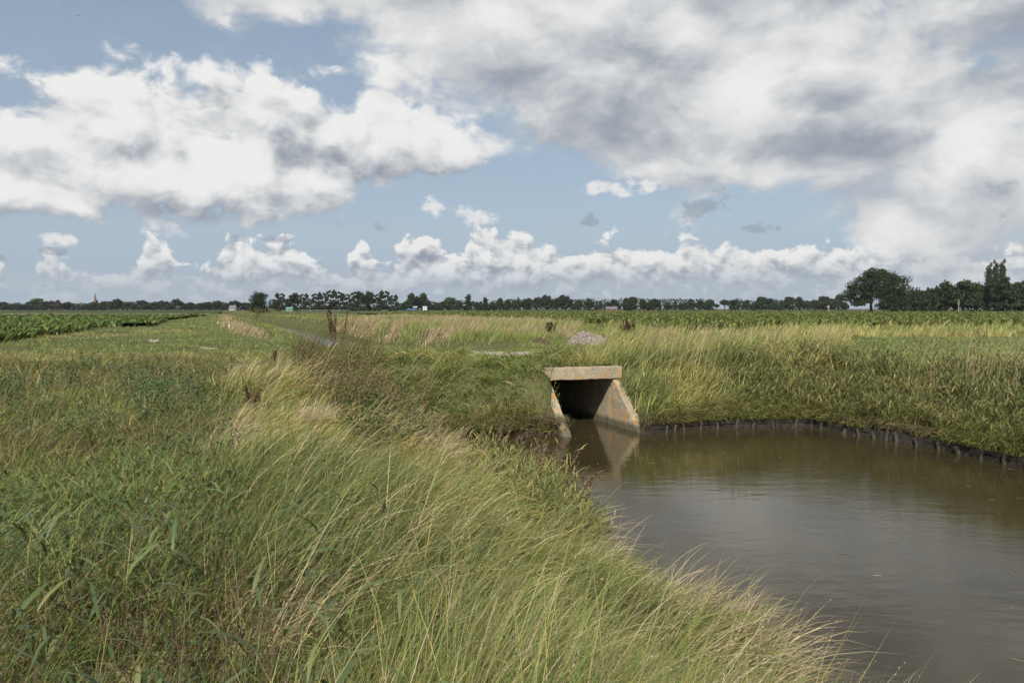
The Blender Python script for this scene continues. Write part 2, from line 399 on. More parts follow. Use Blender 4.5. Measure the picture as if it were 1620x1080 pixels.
hgt = S(nt, n1.outputs[0]) * .45 + S(nt, n2.outputs[0]) * .24 * patch
bp = nt.nodes.new('ShaderNodeBump'); bp.inputs['Strength'].default_value = .35; bp.inputs['Distance'].default_value = .035
nt.links.new(hgt.k, bp.inputs['Height']); nt.links.new(bp.outputs[0], b.inputs['Normal'])
M_WATER = m
sheet('water', [(-260, -16), (40, -16), (40, 640), (-260, 640)], 0.0, M_WATER, world=True)

# ------------------------------------------------------------------ generic builders with bmesh
def frame(d):
    d = Vector(d).normalized(); a = Vector((0, 0, 1)) if abs(d.z) < .9 else Vector((1, 0, 0))
    u = d.cross(a).normalized(); return u, d.cross(u).normalized()
def tube(bm, pts, rad, n=8, cap=True):
    rings = []
    for i, p in enumerate(pts):
        p = Vector(p); d = Vector(pts[min(i + 1, len(pts) - 1)]) - Vector(pts[max(i - 1, 0)])
        u, v = frame(d); r = rad[i] if hasattr(rad, '__len__') else rad
        rings.append([bm.verts.new(p + (u * math.cos(2 * math.pi * k / n) + v * math.sin(2 * math.pi * k / n)) * r) for k in range(n)])
    for a, b_ in zip(rings, rings[1:]):
        for k in range(n): bm.faces.new((a[k], a[(k + 1) % n], b_[(k + 1) % n], b_[k]))
    if cap: bm.faces.new(rings[0][::-1]); bm.faces.new(rings[-1])
def box(bm, c, s, rz=0, bevel=0):
    vs = bmesh.ops.create_cube(bm, size=1)['verts']
    mt = Matrix.Translation(c) @ Matrix.Rotation(rz, 4, 'Z') @ Matrix.Diagonal((*s, 1))
    bmesh.ops.transform(bm, matrix=mt, verts=vs)
    if bevel:
        es = {e for v in vs for e in v.link_edges}
        bmesh.ops.bevel(bm, geom=list(es), offset=bevel, segments=2, affect='EDGES', profile=.6)
    return vs
def finish(bm, name, mat, parent=None, smooth=False):
    bmesh.ops.recalc_face_normals(bm, faces=bm.faces[:])
    me = bpy.data.meshes.new(name); bm.to_mesh(me); bm.free()
    if smooth:
        for p in me.polygons: p.use_smooth = True
    return link(name, me, parent, mat)

# ------------------------------------------------------------------ culvert
m, nt, b = mat_new('weathered_concrete')
tc = nt.nodes.new('ShaderNodeTexCoord'); ob = tc.outputs['Object']
n1 = tex_noise(nt, ob, 2.2, 6, .65); n2 = tex_noise(nt, ob, 22, 6, .7); n3 = tex_noise(nt, ob, 5.0, 5, .65); n4 = tex_noise(nt, ob, 60, 3, .6)
c0 = mixc(nt, S(nt, n1.outputs[0]).sst(.3, .7), (.29, .24, .155), (.45, .385, .275))
c1 = mixc(nt, S(nt, n2.outputs[0]).sst(.42, .75), c0, (.13, .115, .09))
c1 = mixc(nt, S(nt, n4.outputs[0]).sst(.60, .75), c1, (.45, .42, .35))
se = nt.nodes.new('ShaderNodeSeparateXYZ'); nt.links.new(ob, se.inputs[0])
zz = S(nt, se.outputs[2])
outer = 1.0 - S(nt, se.outputs[1]).sst(.1, .3)
lich = (S(nt, n3.outputs[0]) + (S(nt, n2.outputs[0]) - .5) * .5).sst(.535, .62) * outer
c2 = mixc(nt, lich * .8, c1, (.46, .24, .05))
wet = 1.0 - (zz + (S(nt, n2.outputs[0]) - .5) * .12).sst(.10, .26)
c3 = mixc(nt, wet * .8, c2, (.055, .055, .035))
nt.links.new(c3, b.inputs['Base Color']); b.inputs['Roughness'].default_value = .9
bp = nt.nodes.new('ShaderNodeBump'); bp.inputs['Strength'].default_value = .5; bp.inputs['Distance'].default_value = .012
nt.links.new((S(nt, n2.outputs[0]) + S(nt, n4.outputs[0]) * .5).k, bp.inputs['Height']); nt.links.new(bp.outputs[0], b.inputs['Normal'])
M_CONC = m
ang = math.atan2(EX[1], EX[0])
from mathutils import noise as mn
def roughen(bm, amp=.011, cell=.10):
    for _ in range(4):
        es = [e_ for e_ in bm.edges if e_.calc_length() > cell * 1.6]
        if not es: break
        bmesh.ops.subdivide_edges(bm, edges=es, cuts=1, use_grid_fill=True)
    bm.normal_update()
    for v_ in bm.verts:
        sharp = 1.0 + 1.6 * (max([e_.calc_face_angle(0) for e_ in v_.link_edges], default=0) > .5)
        v_.co += Vector(mn.noise_vector(v_.co * 5)) * amp * .6 + v_.normal * min(0, mn.noise(v_.co * 11) - .12) * amp * sharp * 1.6
cul = empty('culvert', (C0[0], C0[1], 0), 'weathered concrete culvert mouth with lichen-spotted lintel and two sloping wing walls', 'culvert', rz=ang)
# local x = across (E), local y = along the tunnel (A)
BT, BB_ = 1.63, 1.29
bm = bmesh.new(); box(bm, (-.05, .02, (BT + BB_) / 2), (2.48, .34, BT - BB_), bevel=.022)
box(bm, (0, .245, BB_ + .13), (2.28, .11, .22))
roughen(bm); finish(bm, 'lintel', M_CONC, cul)
for s in (-1, 1):
    bm = bmesh.new(); xi = s * HW; xo = s * (HW + .235)
    prof = [(-.04, BB_ - .003), (.14, BB_ - .003), (.14, -.7), (-1.72, -.7), (-1.62, .0), (-1.5, .10), (-.16, BB_ - .06)]
    f1 = [bm.verts.new((xi, y, z)) for y, z in prof]; f2 = [bm.verts.new((xo, y, z)) for y, z in prof]
    bm.faces.new(f1); bm.faces.new(f2[::-1])
    for k in range(len(prof)):
        bm.faces.new((f1[k], f2[k], f2[(k + 1) % len(prof)], f1[(k + 1) % len(prof)]))
    bmesh.ops.recalc_face_normals(bm, faces=bm.faces[:])
    bmesh.ops.bevel(bm, geom=[e for e in bm.edges], offset=.014, segments=1, affect='EDGES')
    bmesh.ops.triangulate(bm, faces=[f for f in bm.faces if len(f.verts) > 4]); roughen(bm); finish(bm, 'wing_wall', M_CONC, cul)
    bm = bmesh.new(); box(bm, (s * (HW + .103), .14 + TUN / 2, .3), (.20, TUN - .01, 2.0)); finish(bm, 'tunnel_wall', M_CONC, cul)
bm = bmesh.new(); box(bm, (0, .20 + TUN / 2, BB_ + .12), (2.3, TUN - .2, .2)); finish(bm, 'tunnel_roof', M_CONC, cul)

# ------------------------------------------------------------------ timber edge of the pond
m, nt, b = mat_new('old_timber')
tc = nt.nodes.new('ShaderNodeTexCoord'); mp = nt.nodes.new('ShaderNodeMapping'); nt.links.new(tc.outputs['Object'], mp.inputs[0]); mp.inputs['Scale'].default_value = (9, 9, 1.2)
n1 = tex_noise(nt, mp.outputs[0], 2.5, 6, .65, .6)
nt.links.new(mixc(nt, S(nt, n1.outputs[0]).sst(.3, .7), (.03, .025, .018), (.10, .083, .06)), b.inputs['Base Color']); b.inputs['Roughness'].default_value = .9
bp = nt.nodes.new('ShaderNodeBump'); bp.inputs['Strength'].default_value = .6; bp.inputs['Distance'].default_value = .01; nt.links.new(n1.outputs[0], bp.inputs['Height']); nt.links.new(bp.outputs[0], b.inputs['Normal'])
M_WOOD = m
M_PLANK = simple('rotten_plank', (.032, .027, .02), .9, .5, 7, .6)
def along(px):                                # point on the revetment line seen at photo column px
    for (a, b_), (p, q) in zip(zip(revp, revp[1:]), zip(REV, REV[1:])):
        if a[0] <= px <= b_[0]:
            # intersect view column with segment
            u = (px - 810) / F
            d = (q[0] - p[0], q[1] - p[1])
            t = (u * p[1] * 1.0 - p[0]) / (d[0] - u * d[1]) if abs(d[0] - u * d[1]) > 1e-6 else .5
            t = min(1, max(0, t)); return Vector((p[0] + d[0] * t, p[1] + d[1] * t, 0)), Vector((d[0], d[1], 0)).normalized()
def planks(i0, i1, label, off=-.10):
    e = empty('timber_revetment', (REV[i0][0], REV[i0][1], 0), label, 'revetment')
    o0 = Vector(e.location)
    for zc, h in ((.03, .15), (.165, .11)):
        bm = bmesh.new()
        for i in range(i0, i1):
            p, q = Vector((*REV[i], 0)), Vector((*REV[i + 1], 0)); d = (q - p); nrm = Vector((-d.y, d.x, 0)).normalized()
            if nrm.y < 0 and i < 5: nrm = -nrm
            if i >= 5: nrm = Vector((abs(nrm.x), abs(nrm.y), 0)) if nrm.x * nrm.y > 0 else (nrm if nrm.x > 0 else -nrm)
            L = d.length; k = max(2, int(L / .3))
            for j in range(k):
                a = p + d * (j / k) + nrm * off; b2 = p + d * ((j + 1) / k) + nrm * off; c_ = (a + b2) / 2 - o0
                c_.z = zc + random.uniform(-.008, .008)
                box(bm, c_ + nrm * random.uniform(-.006, .006), (L / k + .004, .045, h - random.uniform(0, .02)), math.atan2(d.y, d.x), bevel=.01)
        finish(bm, 'plank', M_PLANK, e)
planks(0, 4, 'low rotten plank edging under the grass beside the culvert')
planks(4, len(REV) - 2, 'dark plank edging under the reeds on the right bank')
ORD = ['first', 'second', 'third', 'fourth', 'fifth', 'sixth', 'seventh', 'eighth', 'ninth', 'tenth', 'eleventh', 'twelfth', 'thirteenth', 'fourteenth', 'fifteenth', 'sixteenth', 'seventeenth', 'eighteenth', 'nineteenth', 'twentieth']
TENS = {2: 'twenty', 3: 'thirty', 4: 'forty', 5: 'fifty', 6: 'sixty', 7: 'seventy', 8: 'eighty', 9: 'ninety'}
def ordn(i):                                   # 1-based ordinal in words
    if i <= 20: return ORD[i - 1]
    t, u = divmod(i, 10)
    if t >= 10: return 'hundred-and-' + ordn(i - 100) if i > 100 else 'hundredth'
    return TENS[t] + '-' + ORD[u - 1] if u else TENS[t][:-1] + 'ieth'
posts = [1049, 1063, 1078, 1104, 1133, 1163, 1189, 1222, 1257, 1282, 1309, 1345, 1368, 1392, 1413, 1430, 1462, 1498, 1530, 1567, 1604, 1645]
for i, px in enumerate(posts):
    p, d = along(px)
    nrm = Vector((d.y, -d.x, 0))
    if nrm.y > 0: nrm = -nrm
    bm = bmesh.new(); h = random.uniform(.13, .27); r = random.uniform(.032, .055); lx, ly = random.uniform(-.05, .05), random.uniform(-.03, .03)
    tube(bm, [(0, 0, -.6), (0, 0, 0), (lx * .6, ly * .6, h * .6), (lx, ly, h - .01), (lx, ly, h)], [r, r, r * .97, r * .93, r * .72], 10)
    o = finish(bm, 'wooden_post', M_WOOD, None, False); o.location = p + nrm * .16
    side = 'in the plank edging beside the culvert' if px < 1290 else 'under the reeds on the right bank'
    k = i + 1 if px < 1290 else i - 9
    set_props(o, f'weathered round timber post, {ordn(k)} from the {"culvert" if px < 1290 else "corner"} {side}', 'post', 'timber posts along the pond edge')

# ------------------------------------------------------------------ ribbon vegetation
C = lambda r, g, b_: np.array((r, g, b_))
def pick(cols, n):
    wts = np.array([c_[1] for c_ in cols], float); wts /= wts.sum()
    k = rng.choice(len(cols), n, p=wts); arr = np.array([c_[0] for c_ in cols])[k]
    v = rng.normal(1, .16, (n, 1)).clip(.55, 1.5); h = rng.normal(1, .05, (n, 3))
    return arr * v * h
def ribbons(base, L, W, az, t0, t1, colr, segs=3, pw=1.3, wprof='blade', roll=.5, tipcol=None):
    """curved tapering strips; az = bend heading, t0/t1 = tilt from upright at root/tip"""
    n = len(base); s = np.linspace(0, 1, segs + 1)
    hx, hy = np.cos(az), np.sin(az)
    rl = rng.uniform(-roll, roll, n) * math.pi
    pos = np.zeros((n, segs + 1, 3)); pos[:, 0] = base
    tan = np.zeros((n, segs + 1, 3))
    for i in range(segs + 1):
        t = t0 + (t1 - t0) * s[i] ** pw
        tan[:, i, 0] = np.sin(t) * hx; tan[:, i, 1] = np.sin(t) * hy; tan[:, i, 2] = np.cos(t)
        if i:
            t_m = t0 + (t1 - t0) * ((s[i] + s[i - 1]) / 2) ** pw; ds = (L * (s[i] - s[i - 1]))
            pos[:, i, 0] = pos[:, i - 1, 0] + np.sin(t_m) * hx * ds
            pos[:, i, 1] = pos[:, i - 1, 1] + np.sin(t_m) * hy * ds
            pos[:, i, 2] = pos[:, i - 1, 2] + np.cos(t_m) * ds
    side = np.stack([-hy, hx, np.zeros(n)], 1)
    if wprof == 'blade': wp = np.clip((1 - s) ** .7, 0, 1) * (.7 + .6 * np.minimum(s * 3, 1) * .5)
    elif wprof == 'leaf': wp = np.sin(np.clip(s * .93 + .07, 0, 1) * math.pi) ** .8
    else: wp = 1 - .6 * s
    verts = np.zeros((n, 2 * segs + 1, 3))
    for i in range(segs):
        up = np.cross(tan[:, i], side)
        ax = side * np.cos(rl)[:, None] + up * np.sin(rl)[:, None]
        o = ax * (W * wp[i] * .5)[:, None]
        verts[:, 2 * i] = pos[:, i] - o; verts[:, 2 * i + 1] = pos[:, i] + o
    verts[:, 2 * segs] = pos[:, segs]
    b0 = (np.arange(n) * (2 * segs + 1))[:, None]
    quads = np.concatenate([b0 + np.array([[2 * i, 2 * i + 1, 2 * i + 3, 2 * i + 2]]) for i in range(segs - 1)], 0) if segs > 1 else np.zeros((0, 4), int)
    tris = b0 + np.array([[2 * segs - 2, 2 * segs - 1, 2 * segs]])
    cl = np.repeat(colr[:, None, :], 2 * segs + 1, 1)
    if tipcol is not None:
        sv = np.concatenate([np.repeat(s[:-1], 2), [1.0]])[None, :, None]
        cl = cl * (1 - sv ** 1.5) + np.array(tipcol)[None, None, :] * sv ** 1.5
    return verts.reshape(-1, 3), quads, tris, cl.reshape(-1, 3), pos, tan
class Veg:
    def __init__(s): s.V = []; s.Q = []; s.T = []; s.C = []; s.n = 0
    def add(s, r):
        v, q, t, c_ = r[:4]; s.V.append(v); s.Q.append(q + s.n); s.T.append(t + s.n); s.C.append(c_); s.n += len(v); return r
    def build(s, name, mat, parent=None):
        V_ = np.concatenate(s.V); fl = [f for f in (np.concatenate(s.Q), np.concatenate(s.T)) if len(f)]
        return link(name, np_mesh(name, V_, fl, np.clip(np.concatenate(s.C), .003, .95)), parent, mat)

def sample(n, r0, r1, a0=-48, a1=48, k=0.0):
    """points spread evenly in angle and log distance: the same density of cover everywhere in view"""
    uu = rng.random(n)
    if k == 0: r = r0 * (r1 / r0) ** uu
    else: r = (r0 ** k + (r1 ** k - r0 ** k) * uu) ** (1 / k)
    a = np.radians(rng.uniform(a0, a1, n)); return np.stack([r * np.sin(a), r * np.cos(a)], 1)
def ground_pts(xy):
    z = height(xy[:, 0], xy[:, 1], False)
    return np.column_stack([xy, z])
def dry(p, margin=.04):
    return p[:, 2] > margin
def pxpoly(poly):
    return lambda q: inpoly(*proj(q), poly)
def tufts(c, k, spread, seed=None):
    n = len(c); rep = np.repeat(c, k, 0); ang_ = rng.uniform(0, 2 * math.pi, n * k); rr = np.repeat(spread, k) * np.sqrt(rng.random(n * k))
    rep = rep.copy(); rep[:, 0] += np.cos(ang_) * rr; rep[:, 1] += np.sin(ang_) * rr
    return rep, ang_
def mixaz(ang_, wind, wamt):
    return np.arctan2(np.sin(ang_) + wamt * np.sin(wind), np.cos(ang_) + wamt * np.cos(wind))
WIND = R(15)
def grass(name, label, cent, k, Lr, Wb, cols, tilt=(.05, .4), bend=(.5, 1.3), wind=1.5, winddir=WIND, segs=3, mat=None, spread=.05, patch=None, cat='grass', tip=None, wk=.0011, dark=None):
    """cent (N,3) tuft centres. patch: (scale, cols2) second colour family ruled by a noise field"""
    if len(cent) == 0: return None
    r = np.hypot(cent[:, 0], cent[:, 1]); sp_ = spread * (1 + r * .03)
    base, an = tufts(cent, k, sp_); n = len(base); rr = np.repeat(r, k)
    base[:, 2] = height(base[:, 0], base[:, 1], False) - .015
    bad = base[:, 2] < .0
    lf = .4 + 1.2 * fbm(base[:, 0] * .75, base[:, 1] * .75, 2)
    tl = np.repeat(rng.normal(1, .22, len(cent)).clip(.5, 1.6), k); tc_ = np.repeat(rng.normal(1, .2, (len(cent), 1)).clip(.6, 1.6), k, 0); ta = np.repeat(rng.normal(0, .55, len(cent)), k); tt_ = np.repeat(rng.uniform(-.08, .22, len(cent)), k); lf = lf * tl
    L = rng.uniform(Lr[0], Lr[1], n) * lf; W = (Wb + wk * rr) * rng.uniform(.6, 1.3, n)
    az_ = mixaz(an, winddir + ta + rng.normal(0, .25, n), wind)
    t0 = rng.uniform(*tilt, n) + tt_; t1 = t0 + rng.uniform(*bend, n)
    cc = pick(cols, n)
    if patch:
        f = fbm(base[:, 0] * patch[0] + 31, base[:, 1] * patch[0], 3); f = ss((f - patch[2]) / .15)
        c2 = pick(patch[1], n); sel = rng.random(n) < f; cc[sel] = c2[sel]
    cc = cc * tc_
    keep = ~bad
    v = Veg(); v.add(ribbons(base[keep], L[keep], W[keep], az_[keep], t0[keep], t1[keep], cc[keep], segs, tipcol=tip))
    o = v.build(name, mat or M_GRASS); set_props(o, label, cat, kind='stuff'); return o

# colour families (linear base colours)
STRAW = [(C(0.500, 0.410, 0.250), 3), (C(0.580, 0.500, 0.340), 2), (C(0.380, 0.300, 0.170), 2)]
GREEN = [(C(0.194, 0.225, 0.068), 4), (C(0.150, 0.185, 0.056), 3), (C(0.244, 0.260, 0.085), 2), (C(0.319, 0.282, 0.125), 1)]
FRESH = [(C(0.221, 0.267, 0.074), 4), (C(0.180, 0.232, 0.064), 3), (C(0.301, 0.308, 0.106), 2), (C(0.395, 0.329, 0.148), .9)]
OLIVE = [(C(0.208, 0.212, 0.068), 4), (C(0.258, 0.246, 0.085), 3), (C(0.150, 0.170, 0.056), 3), (C(0.244, 0.164, 0.099), 1.8), (C(0.319, 0.282, 0.125), 1)]
YELLOW = [(C(0.396, 0.354, 0.125), 3), (C(0.385, 0.306, 0.134), 2), (C(0.292, 0.325, 0.091), 2)]
TAN = [(C(0.420, 0.330, 0.190), 3), (C(0.500, 0.400, 0.250), 2), (C(0.330, 0.260, 0.140), 2), (C(0.280, 0.266, 0.112), 1)]
STRAW = [(C(0.500, 0.410, 0.250), 3), (C(0.580, 0.500, 0.340), 2), (C(0.380, 0.300, 0.170), 2)]
BROWN = [(C(0.140, 0.098, 0.056), 3), (C(0.210, 0.140, 0.084), 2), (C(0.098, 0.070, 0.042), 2), (C(0.126, 0.140, 0.049), 2)]
BLUEG = [(C(0.077, 0.133, 0.063), 3), (C(0.105, 0.168, 0.077), 2), (C(0.070, 0.105, 0.042), 2)]
EARTH = [(C(.20, .15, .09), 3), (C(.30, .23, .13), 2), (C(.12, .09, .055), 2), (C(.17, .18, .07), 4)]

# zones, as outlines in photo pixels of the ground they stand on
Z_CREST = [(300, 500), (520, 560), (560, 640), (520, 700), (480, 800), (420, 1300), (-600, 1500), (-900, 500)]
def zone_split(p):
    x, y = proj(p); return x, y

import time as _t; _T0 = _t.time()
def clear_patch(q):
    a, b_ = proj(q); return ~inpoly(a, b_, [(726, 553), (856, 553), (868, 573), (738, 576)])
# --- base points near and middle distance
P = ground_pts(sample(34000, 1.5, 26)); P = P[dry(P)]
P = P[~(in_cul(P[:, 0], P[:, 1], -2.0, .3, HW + .27)) & clear_patch(P)]
x, y = proj(P)
# left-hand weeds: x left of a line; right-hand: long green bank grass
line = np.interp(y, [500, 560, 640, 760, 900, 1100, 1500], [330, 330, 350, 330, 330, 400, 430])
jit = (fbm(P[:, 0] * 1.3, P[:, 1] * 1.3, 2) - .5) * 110
left = (x + jit < line)
nearb = P[:, 1] < 20
land_cross = y < 575
# a) weedy plateau
A = P[left & (P[:, 1] < 26)]
grass('weedy_grass', 'olive green weedy grass with brown seed heads on the left verge', A[::2], 18, (.18, .45), .0034, OLIVE, (.05, .7), (.3, 1.7), .6, segs=3, patch=(.45, FRESH, .50), spread=.12)
# b) long green grass on the near bank
Bm = (~left) & (P[:, 1] < 19.5) & (P[:, 0] < 4.5)
Bp = P[Bm]
xb, yb = proj(Bp)
Z_YEL = [(330, 555), (460, 555), (540, 640), (640, 680), (780, 700), (760, 770), (560, 760), (430, 720), (350, 650)]
yel = (fbm(Bp[:, 0] * .6 + 9, Bp[:, 1] * .6, 3) + inpoly(xb, yb, Z_YEL) * .28 > .64)
grass('long_grass', 'long green windblown grass covering the near bank', Bp[~yel][::2], 26, (.26, .62), .0030, FRESH + [(STRAW[0][0], 1.6), (YELLOW[0][0], 2)], (.05, .8), (.3, 1.9), 1.2, segs=4, patch=(.5, GREEN, .5), spread=.12)
grass('yellowing_grass', 'pale yellowing windblown grass along the crest of the near bank', Bp[yel][::2], 26, (.28, .62), .0028, YELLOW, (.1, .8), (.5, 2.0), 1.5, segs=4, patch=(.8, STRAW, .44), spread=.12)
# c) far banks round the pond
nb = P[(P[:, 1] >= 17) & (P[:, 1] < 27) & ~left]
extra = ground_pts(np.column_stack([rng.uniform(-7, 22, 9000), rng.uniform(8, 27, 9000)]))
extra = extra[dry(extra) & ~in_cul(extra[:, 0], extra[:, 1], -1.7, .25, HW + .2)]
xe, ye = proj(extra); 
keep = ((extra[:, 1] > 18.2) | (extra[:, 0] > 6)) & (xe < 2100)
extra = extra[keep & clear_patch(extra)]
extra = extra[~in_cul(extra[:, 0], extra[:, 1], -2.0, .3, HW + .27)]
le = extra[extra[:, 0] < 2.0]; ri = extra[extra[:, 0] >= 2.0]; xi_, yi_ = proj(ri); lowm = (xi_ > 1330) & (ri[:, 1] > 20.8); low_ = ri[lowm]; ri = ri[~lowm]
grass('low_green_grass', 'low bright green grass behind the tall reeds at the right edge', low_, 12, (.10, .26), .005, FRESH, (.05, .6), (.3, 1.2), .8, segs=3, spread=.12)
grass('bank_grass', 'drooping green grass on the steep bank left of the culvert', le, 14, (.30, .58), .0035, FRESH, (.1, .6), (.8, 2.2), 1.2, R(-105), segs=4, patch=(.5, YELLOW, .52), spread=.09)
grass('rough_grass', 'rough green and tan grass on the bank right of the culvert', ri, 12, (.3, .8), .004, GREEN, (.05, .6), (.3, 1.5), 1.0, segs=3, patch=(.6, YELLOW, .44), spread=.1)
print('near grass', _t.time() - _T0)
# --- mid and far ground cover
Pf = ground_pts(sample(30000, 20, 420, -44, 44)); Pf = Pf[dry(Pf)]
x, y = proj(Pf)
Z_CROPL = [G(-900, 600), G(0, 543), G(60, 532), G(110, 528), G(150, 519), G(240, 516), G(262, 507), G(300, 502.5), G(330, 499.4), G(-900, 499.4)]
CR = [(705, 505), (850, 511), (1000, 514), (1048, 527), (1110, 527), (1250, 518), (1400, 519), (1700, 522), (3200, 530)]
Z_CROPR = [G(*p) for p in CR] + [G(3200, 493.2), G(870, 493.2), G(700, 495.3), G(560, 496.8)]
inL = inpoly(Pf[:, 0], Pf[:, 1], Z_CROPL); inR = inpoly(Pf[:, 0], Pf[:, 1], Z_CROPR)
Z_SOIL = [G(1060, 541), G(1075, 531), G(1180, 525), G(1240, 524), G(1255, 528), G(1180, 534), G(1130, 541)]
Z_GRAV = [G(733, 556), G(850, 556), G(835, 563), G(770, 564)]
G2 = [G(235, 537), G(252, 535), G(250, 541), G(236, 541)]; G3 = [G(318, 550), G(346, 550), G(344, 552.5), G(324, 552.5)]
bare = np.zeros(len(Pf), bool)
for z_ in (Z_SOIL, Z_GRAV, G2, G3): bare |= inpoly(Pf[:, 0], Pf[:, 1], z_)
meadow_end = y < 495.5
ok = ~(inL | inR | bare | meadow_end)
Z_TANR = [(520, 538), (545, 505), (700, 499), (870, 503), (920, 512), (905, 535), (800, 541), (640, 545)]
Z_TANL = [(350, 499), (362, 499), (385, 514), (420, 528), (418, 536), (368, 528), (350, 512)]
Z_GREENR = [(1370, 548), (1360, 538), (1800, 534), (2400, 540), (2400, 560), (1700, 552)]
tanm = (inpoly(x, y, Z_TANR) | inpoly(x, y, Z_TANL)) & ok
rightm = ok & ~tanm & (x > 960) & ~inpoly(x, y, Z_GREENR) & ~((x > 1330) & (Pf[:, 1] < 44))
rest = ok & ~tanm & ~rightm & clear_patch(Pf)
grass('mown_grass', 'short bright green grass on the farm track and verges', Pf[rest], 18, (.06, .20), .004, [(C(.235, .275, .085), 3), (C(.205, .25, .075), 3), (C(.27, .29, .105), 1)], (.1, .6), (.3, 1.0), .6, segs=2, patch=(.12, YELLOW, .56), spread=.26, wk=.0006)
tp = ground_pts(np.column_stack([rng.uniform(-22, 5, 9000), rng.uniform(32, 140, 9000)])); xt, yt = proj(tp)
tp = tp[inpoly(xt, yt, Z_TANR) & (fbm(tp[:, 0] * .35, tp[:, 1] * .2, 3) > .40) & dry(tp, .2) & ~inpoly(tp[:, 0], tp[:, 1], Z_CROPR)]
tl_ = inpoly(x, y, Z_TANL) & ok
grass('pale_bank_grass', 'dry tan grass along the near side of the far ditch', Pf[tl_], 12, (.18, .38), .005, TAN, (.05, .35), (.2, .8), 2.0, segs=2, mat=M_STRAW, spread=.14, wk=.0009)
grass('tan_grass', 'tall dry tan grass on the far side of the ditch', np.concatenate([Pf[tanm & ~tl_], tp]), 17, (.2, .72), .004, TAN, (.05, .35), (.2, .8), 2.2, segs=2, mat=M_STRAW, spread=.22, patch=(.16, FRESH, .46), wk=.0006)
grass('verge_grass', 'mixed green and straw coloured rough grass beside the right field', Pf[rightm], 10, (.22, .68), .006, YELLOW, (.05, .4), (.2, .9), 1.6, segs=2, patch=(.16, FRESH, .44), spread=.16)
print('far grass', _t.time() - _T0)

pc = ground_pts(np.column_stack([rng.uniform(-3, 2.2, 2600), rng.uniform(22, 31, 2600)])); pc = pc[~clear_patch(pc) & ~inpoly(pc[:, 0], pc[:, 1], Z_GRAV)]
grass('trodden_grass', 'very short trodden grass round the bare patch on the crossing', pc, 10, (.05, .13), .006, FRESH, (.1, .8), (.3, 1.2), .4, segs=2, spread=.12)
# grass on both banks of the far ditch
db = []
for a, b2 in zip(WAY, WAY[1:] + WAY[:1]):
    L_ = math.hypot(b2[0] - a[0], b2[1] - a[1]); ym = max(30, (a[1] + b2[1]) / 2); nn = int(L_ * 900 / ym)
    t = rng.random(nn); ex_, ey_ = (b2[0] - a[0]) / L_, (b2[1] - a[1]) / L_; o_ = rng.uniform(-4.0, 4.0, nn)
    db.append(np.column_stack([a[0] + ex_ * L_ * t - ey_ * o_, a[1] + ey_ * L_ * t + ex_ * o_]))
db = ground_pts(np.concatenate(db)); db = db[dry(db, .06) & ~inpoly(db[:, 0], db[:, 1], Z_GRAV) & (db[:, 1] > 31.3)]
grass('ditch_bank_grass', 'rough green grass on the banks of the far ditch', db, 10, (.08, .24), .004, GREEN, (.05, .5), (.3, 1.2), 1.2, segs=2, patch=(.2, YELLOW, .5), spread=.16, wk=.0007)
# --- foreground stalks with seed heads
def stalks(name, label, base, Lr, cols, tilt, bend, wind, winddir, head=True, Wb=.0022, hc=None, heads=12, hl=.018, mat=None):
    n = len(base); r = np.hypot(base[:, 0], base[:, 1])
    L = rng.uniform(*Lr, n); an = rng.uniform(0, 2 * math.pi, n); az_ = mixaz(an, winddir + rng.normal(0, .25, n), wind)
    t0 = rng.uniform(*tilt, n); t1 = t0 + rng.uniform(*bend, n); cc = pick(cols, n)
    b_ = base.copy(); b_[:, 2] -= .02
    v = Veg(); W = (Wb + .0005 * r) * rng.uniform(.7, 1.3, n)
    rib = v.add(ribbons(b_, L, W, az_, t0, t1, cc, 7, 1.6, 'stem'))
    if head:
        pos, tan = rib[4], rib[5]
        for j in range(heads):
            f = 1 - .22 * (j / heads); i0 = min(int(f * 7), 6); fr = f * 7 - i0
            p = pos[:, i0] * (1 - fr) + pos[:, i0 + 1] * fr
            a2 = az_ + rng.uniform(-.9, .9, n); tt = t1 + rng.uniform(-.35, .35, n)
            v.add(ribbons(p, hl * rng.uniform(.6, 1.3, n), hl * .2 + .0003 * r, a2, tt, tt + .3, (pick(hc, n) if hc else cc * 1.0), 2, 1, 'leaf'))
    o = v.build(name, mat or M_STRAW); set_props(o, label, 'grass', kind='stuff'); return o
q = ground_pts(sample(5200, 2.0, 19, -30, 22)); q = q[dry(q)]; xq, yq = proj(q)
sel = (xq > 380) & (q[:, 0] < 3.2) & (rng.random(len(q)) < .24 * (fbm(q[:, 0] * .8, q[:, 1] * .8, 2) > .5) + .02)
stalks('straw_stalks', 'tall bleached straw stalks leaning over the near bank', q[sel], (.6, 1.05), STRAW, (.2, .7), (.2, 1.0), 2.2, R(12), heads=9, hl=.013)
q = ground_pts(sample(7500, 1.8, 19, -40, -6)); xq, yq = proj(q)
sel = (xq <= 430) & (fbm(q[:, 0] * .7 + 4, q[:, 1] * .7, 2) > .40)
stalks('brown_seed_grass', 'short purple brown seed heads standing in the left verge', q[sel], (.28, .58), OLIVE, (.05, .5), (.1, .7), .6, WIND, hc=[(C(.16, .105, .085), 2), (C(.12, .085, .065), 2), (C(.20, .16, .08), 1)], heads=14, hl=.016)
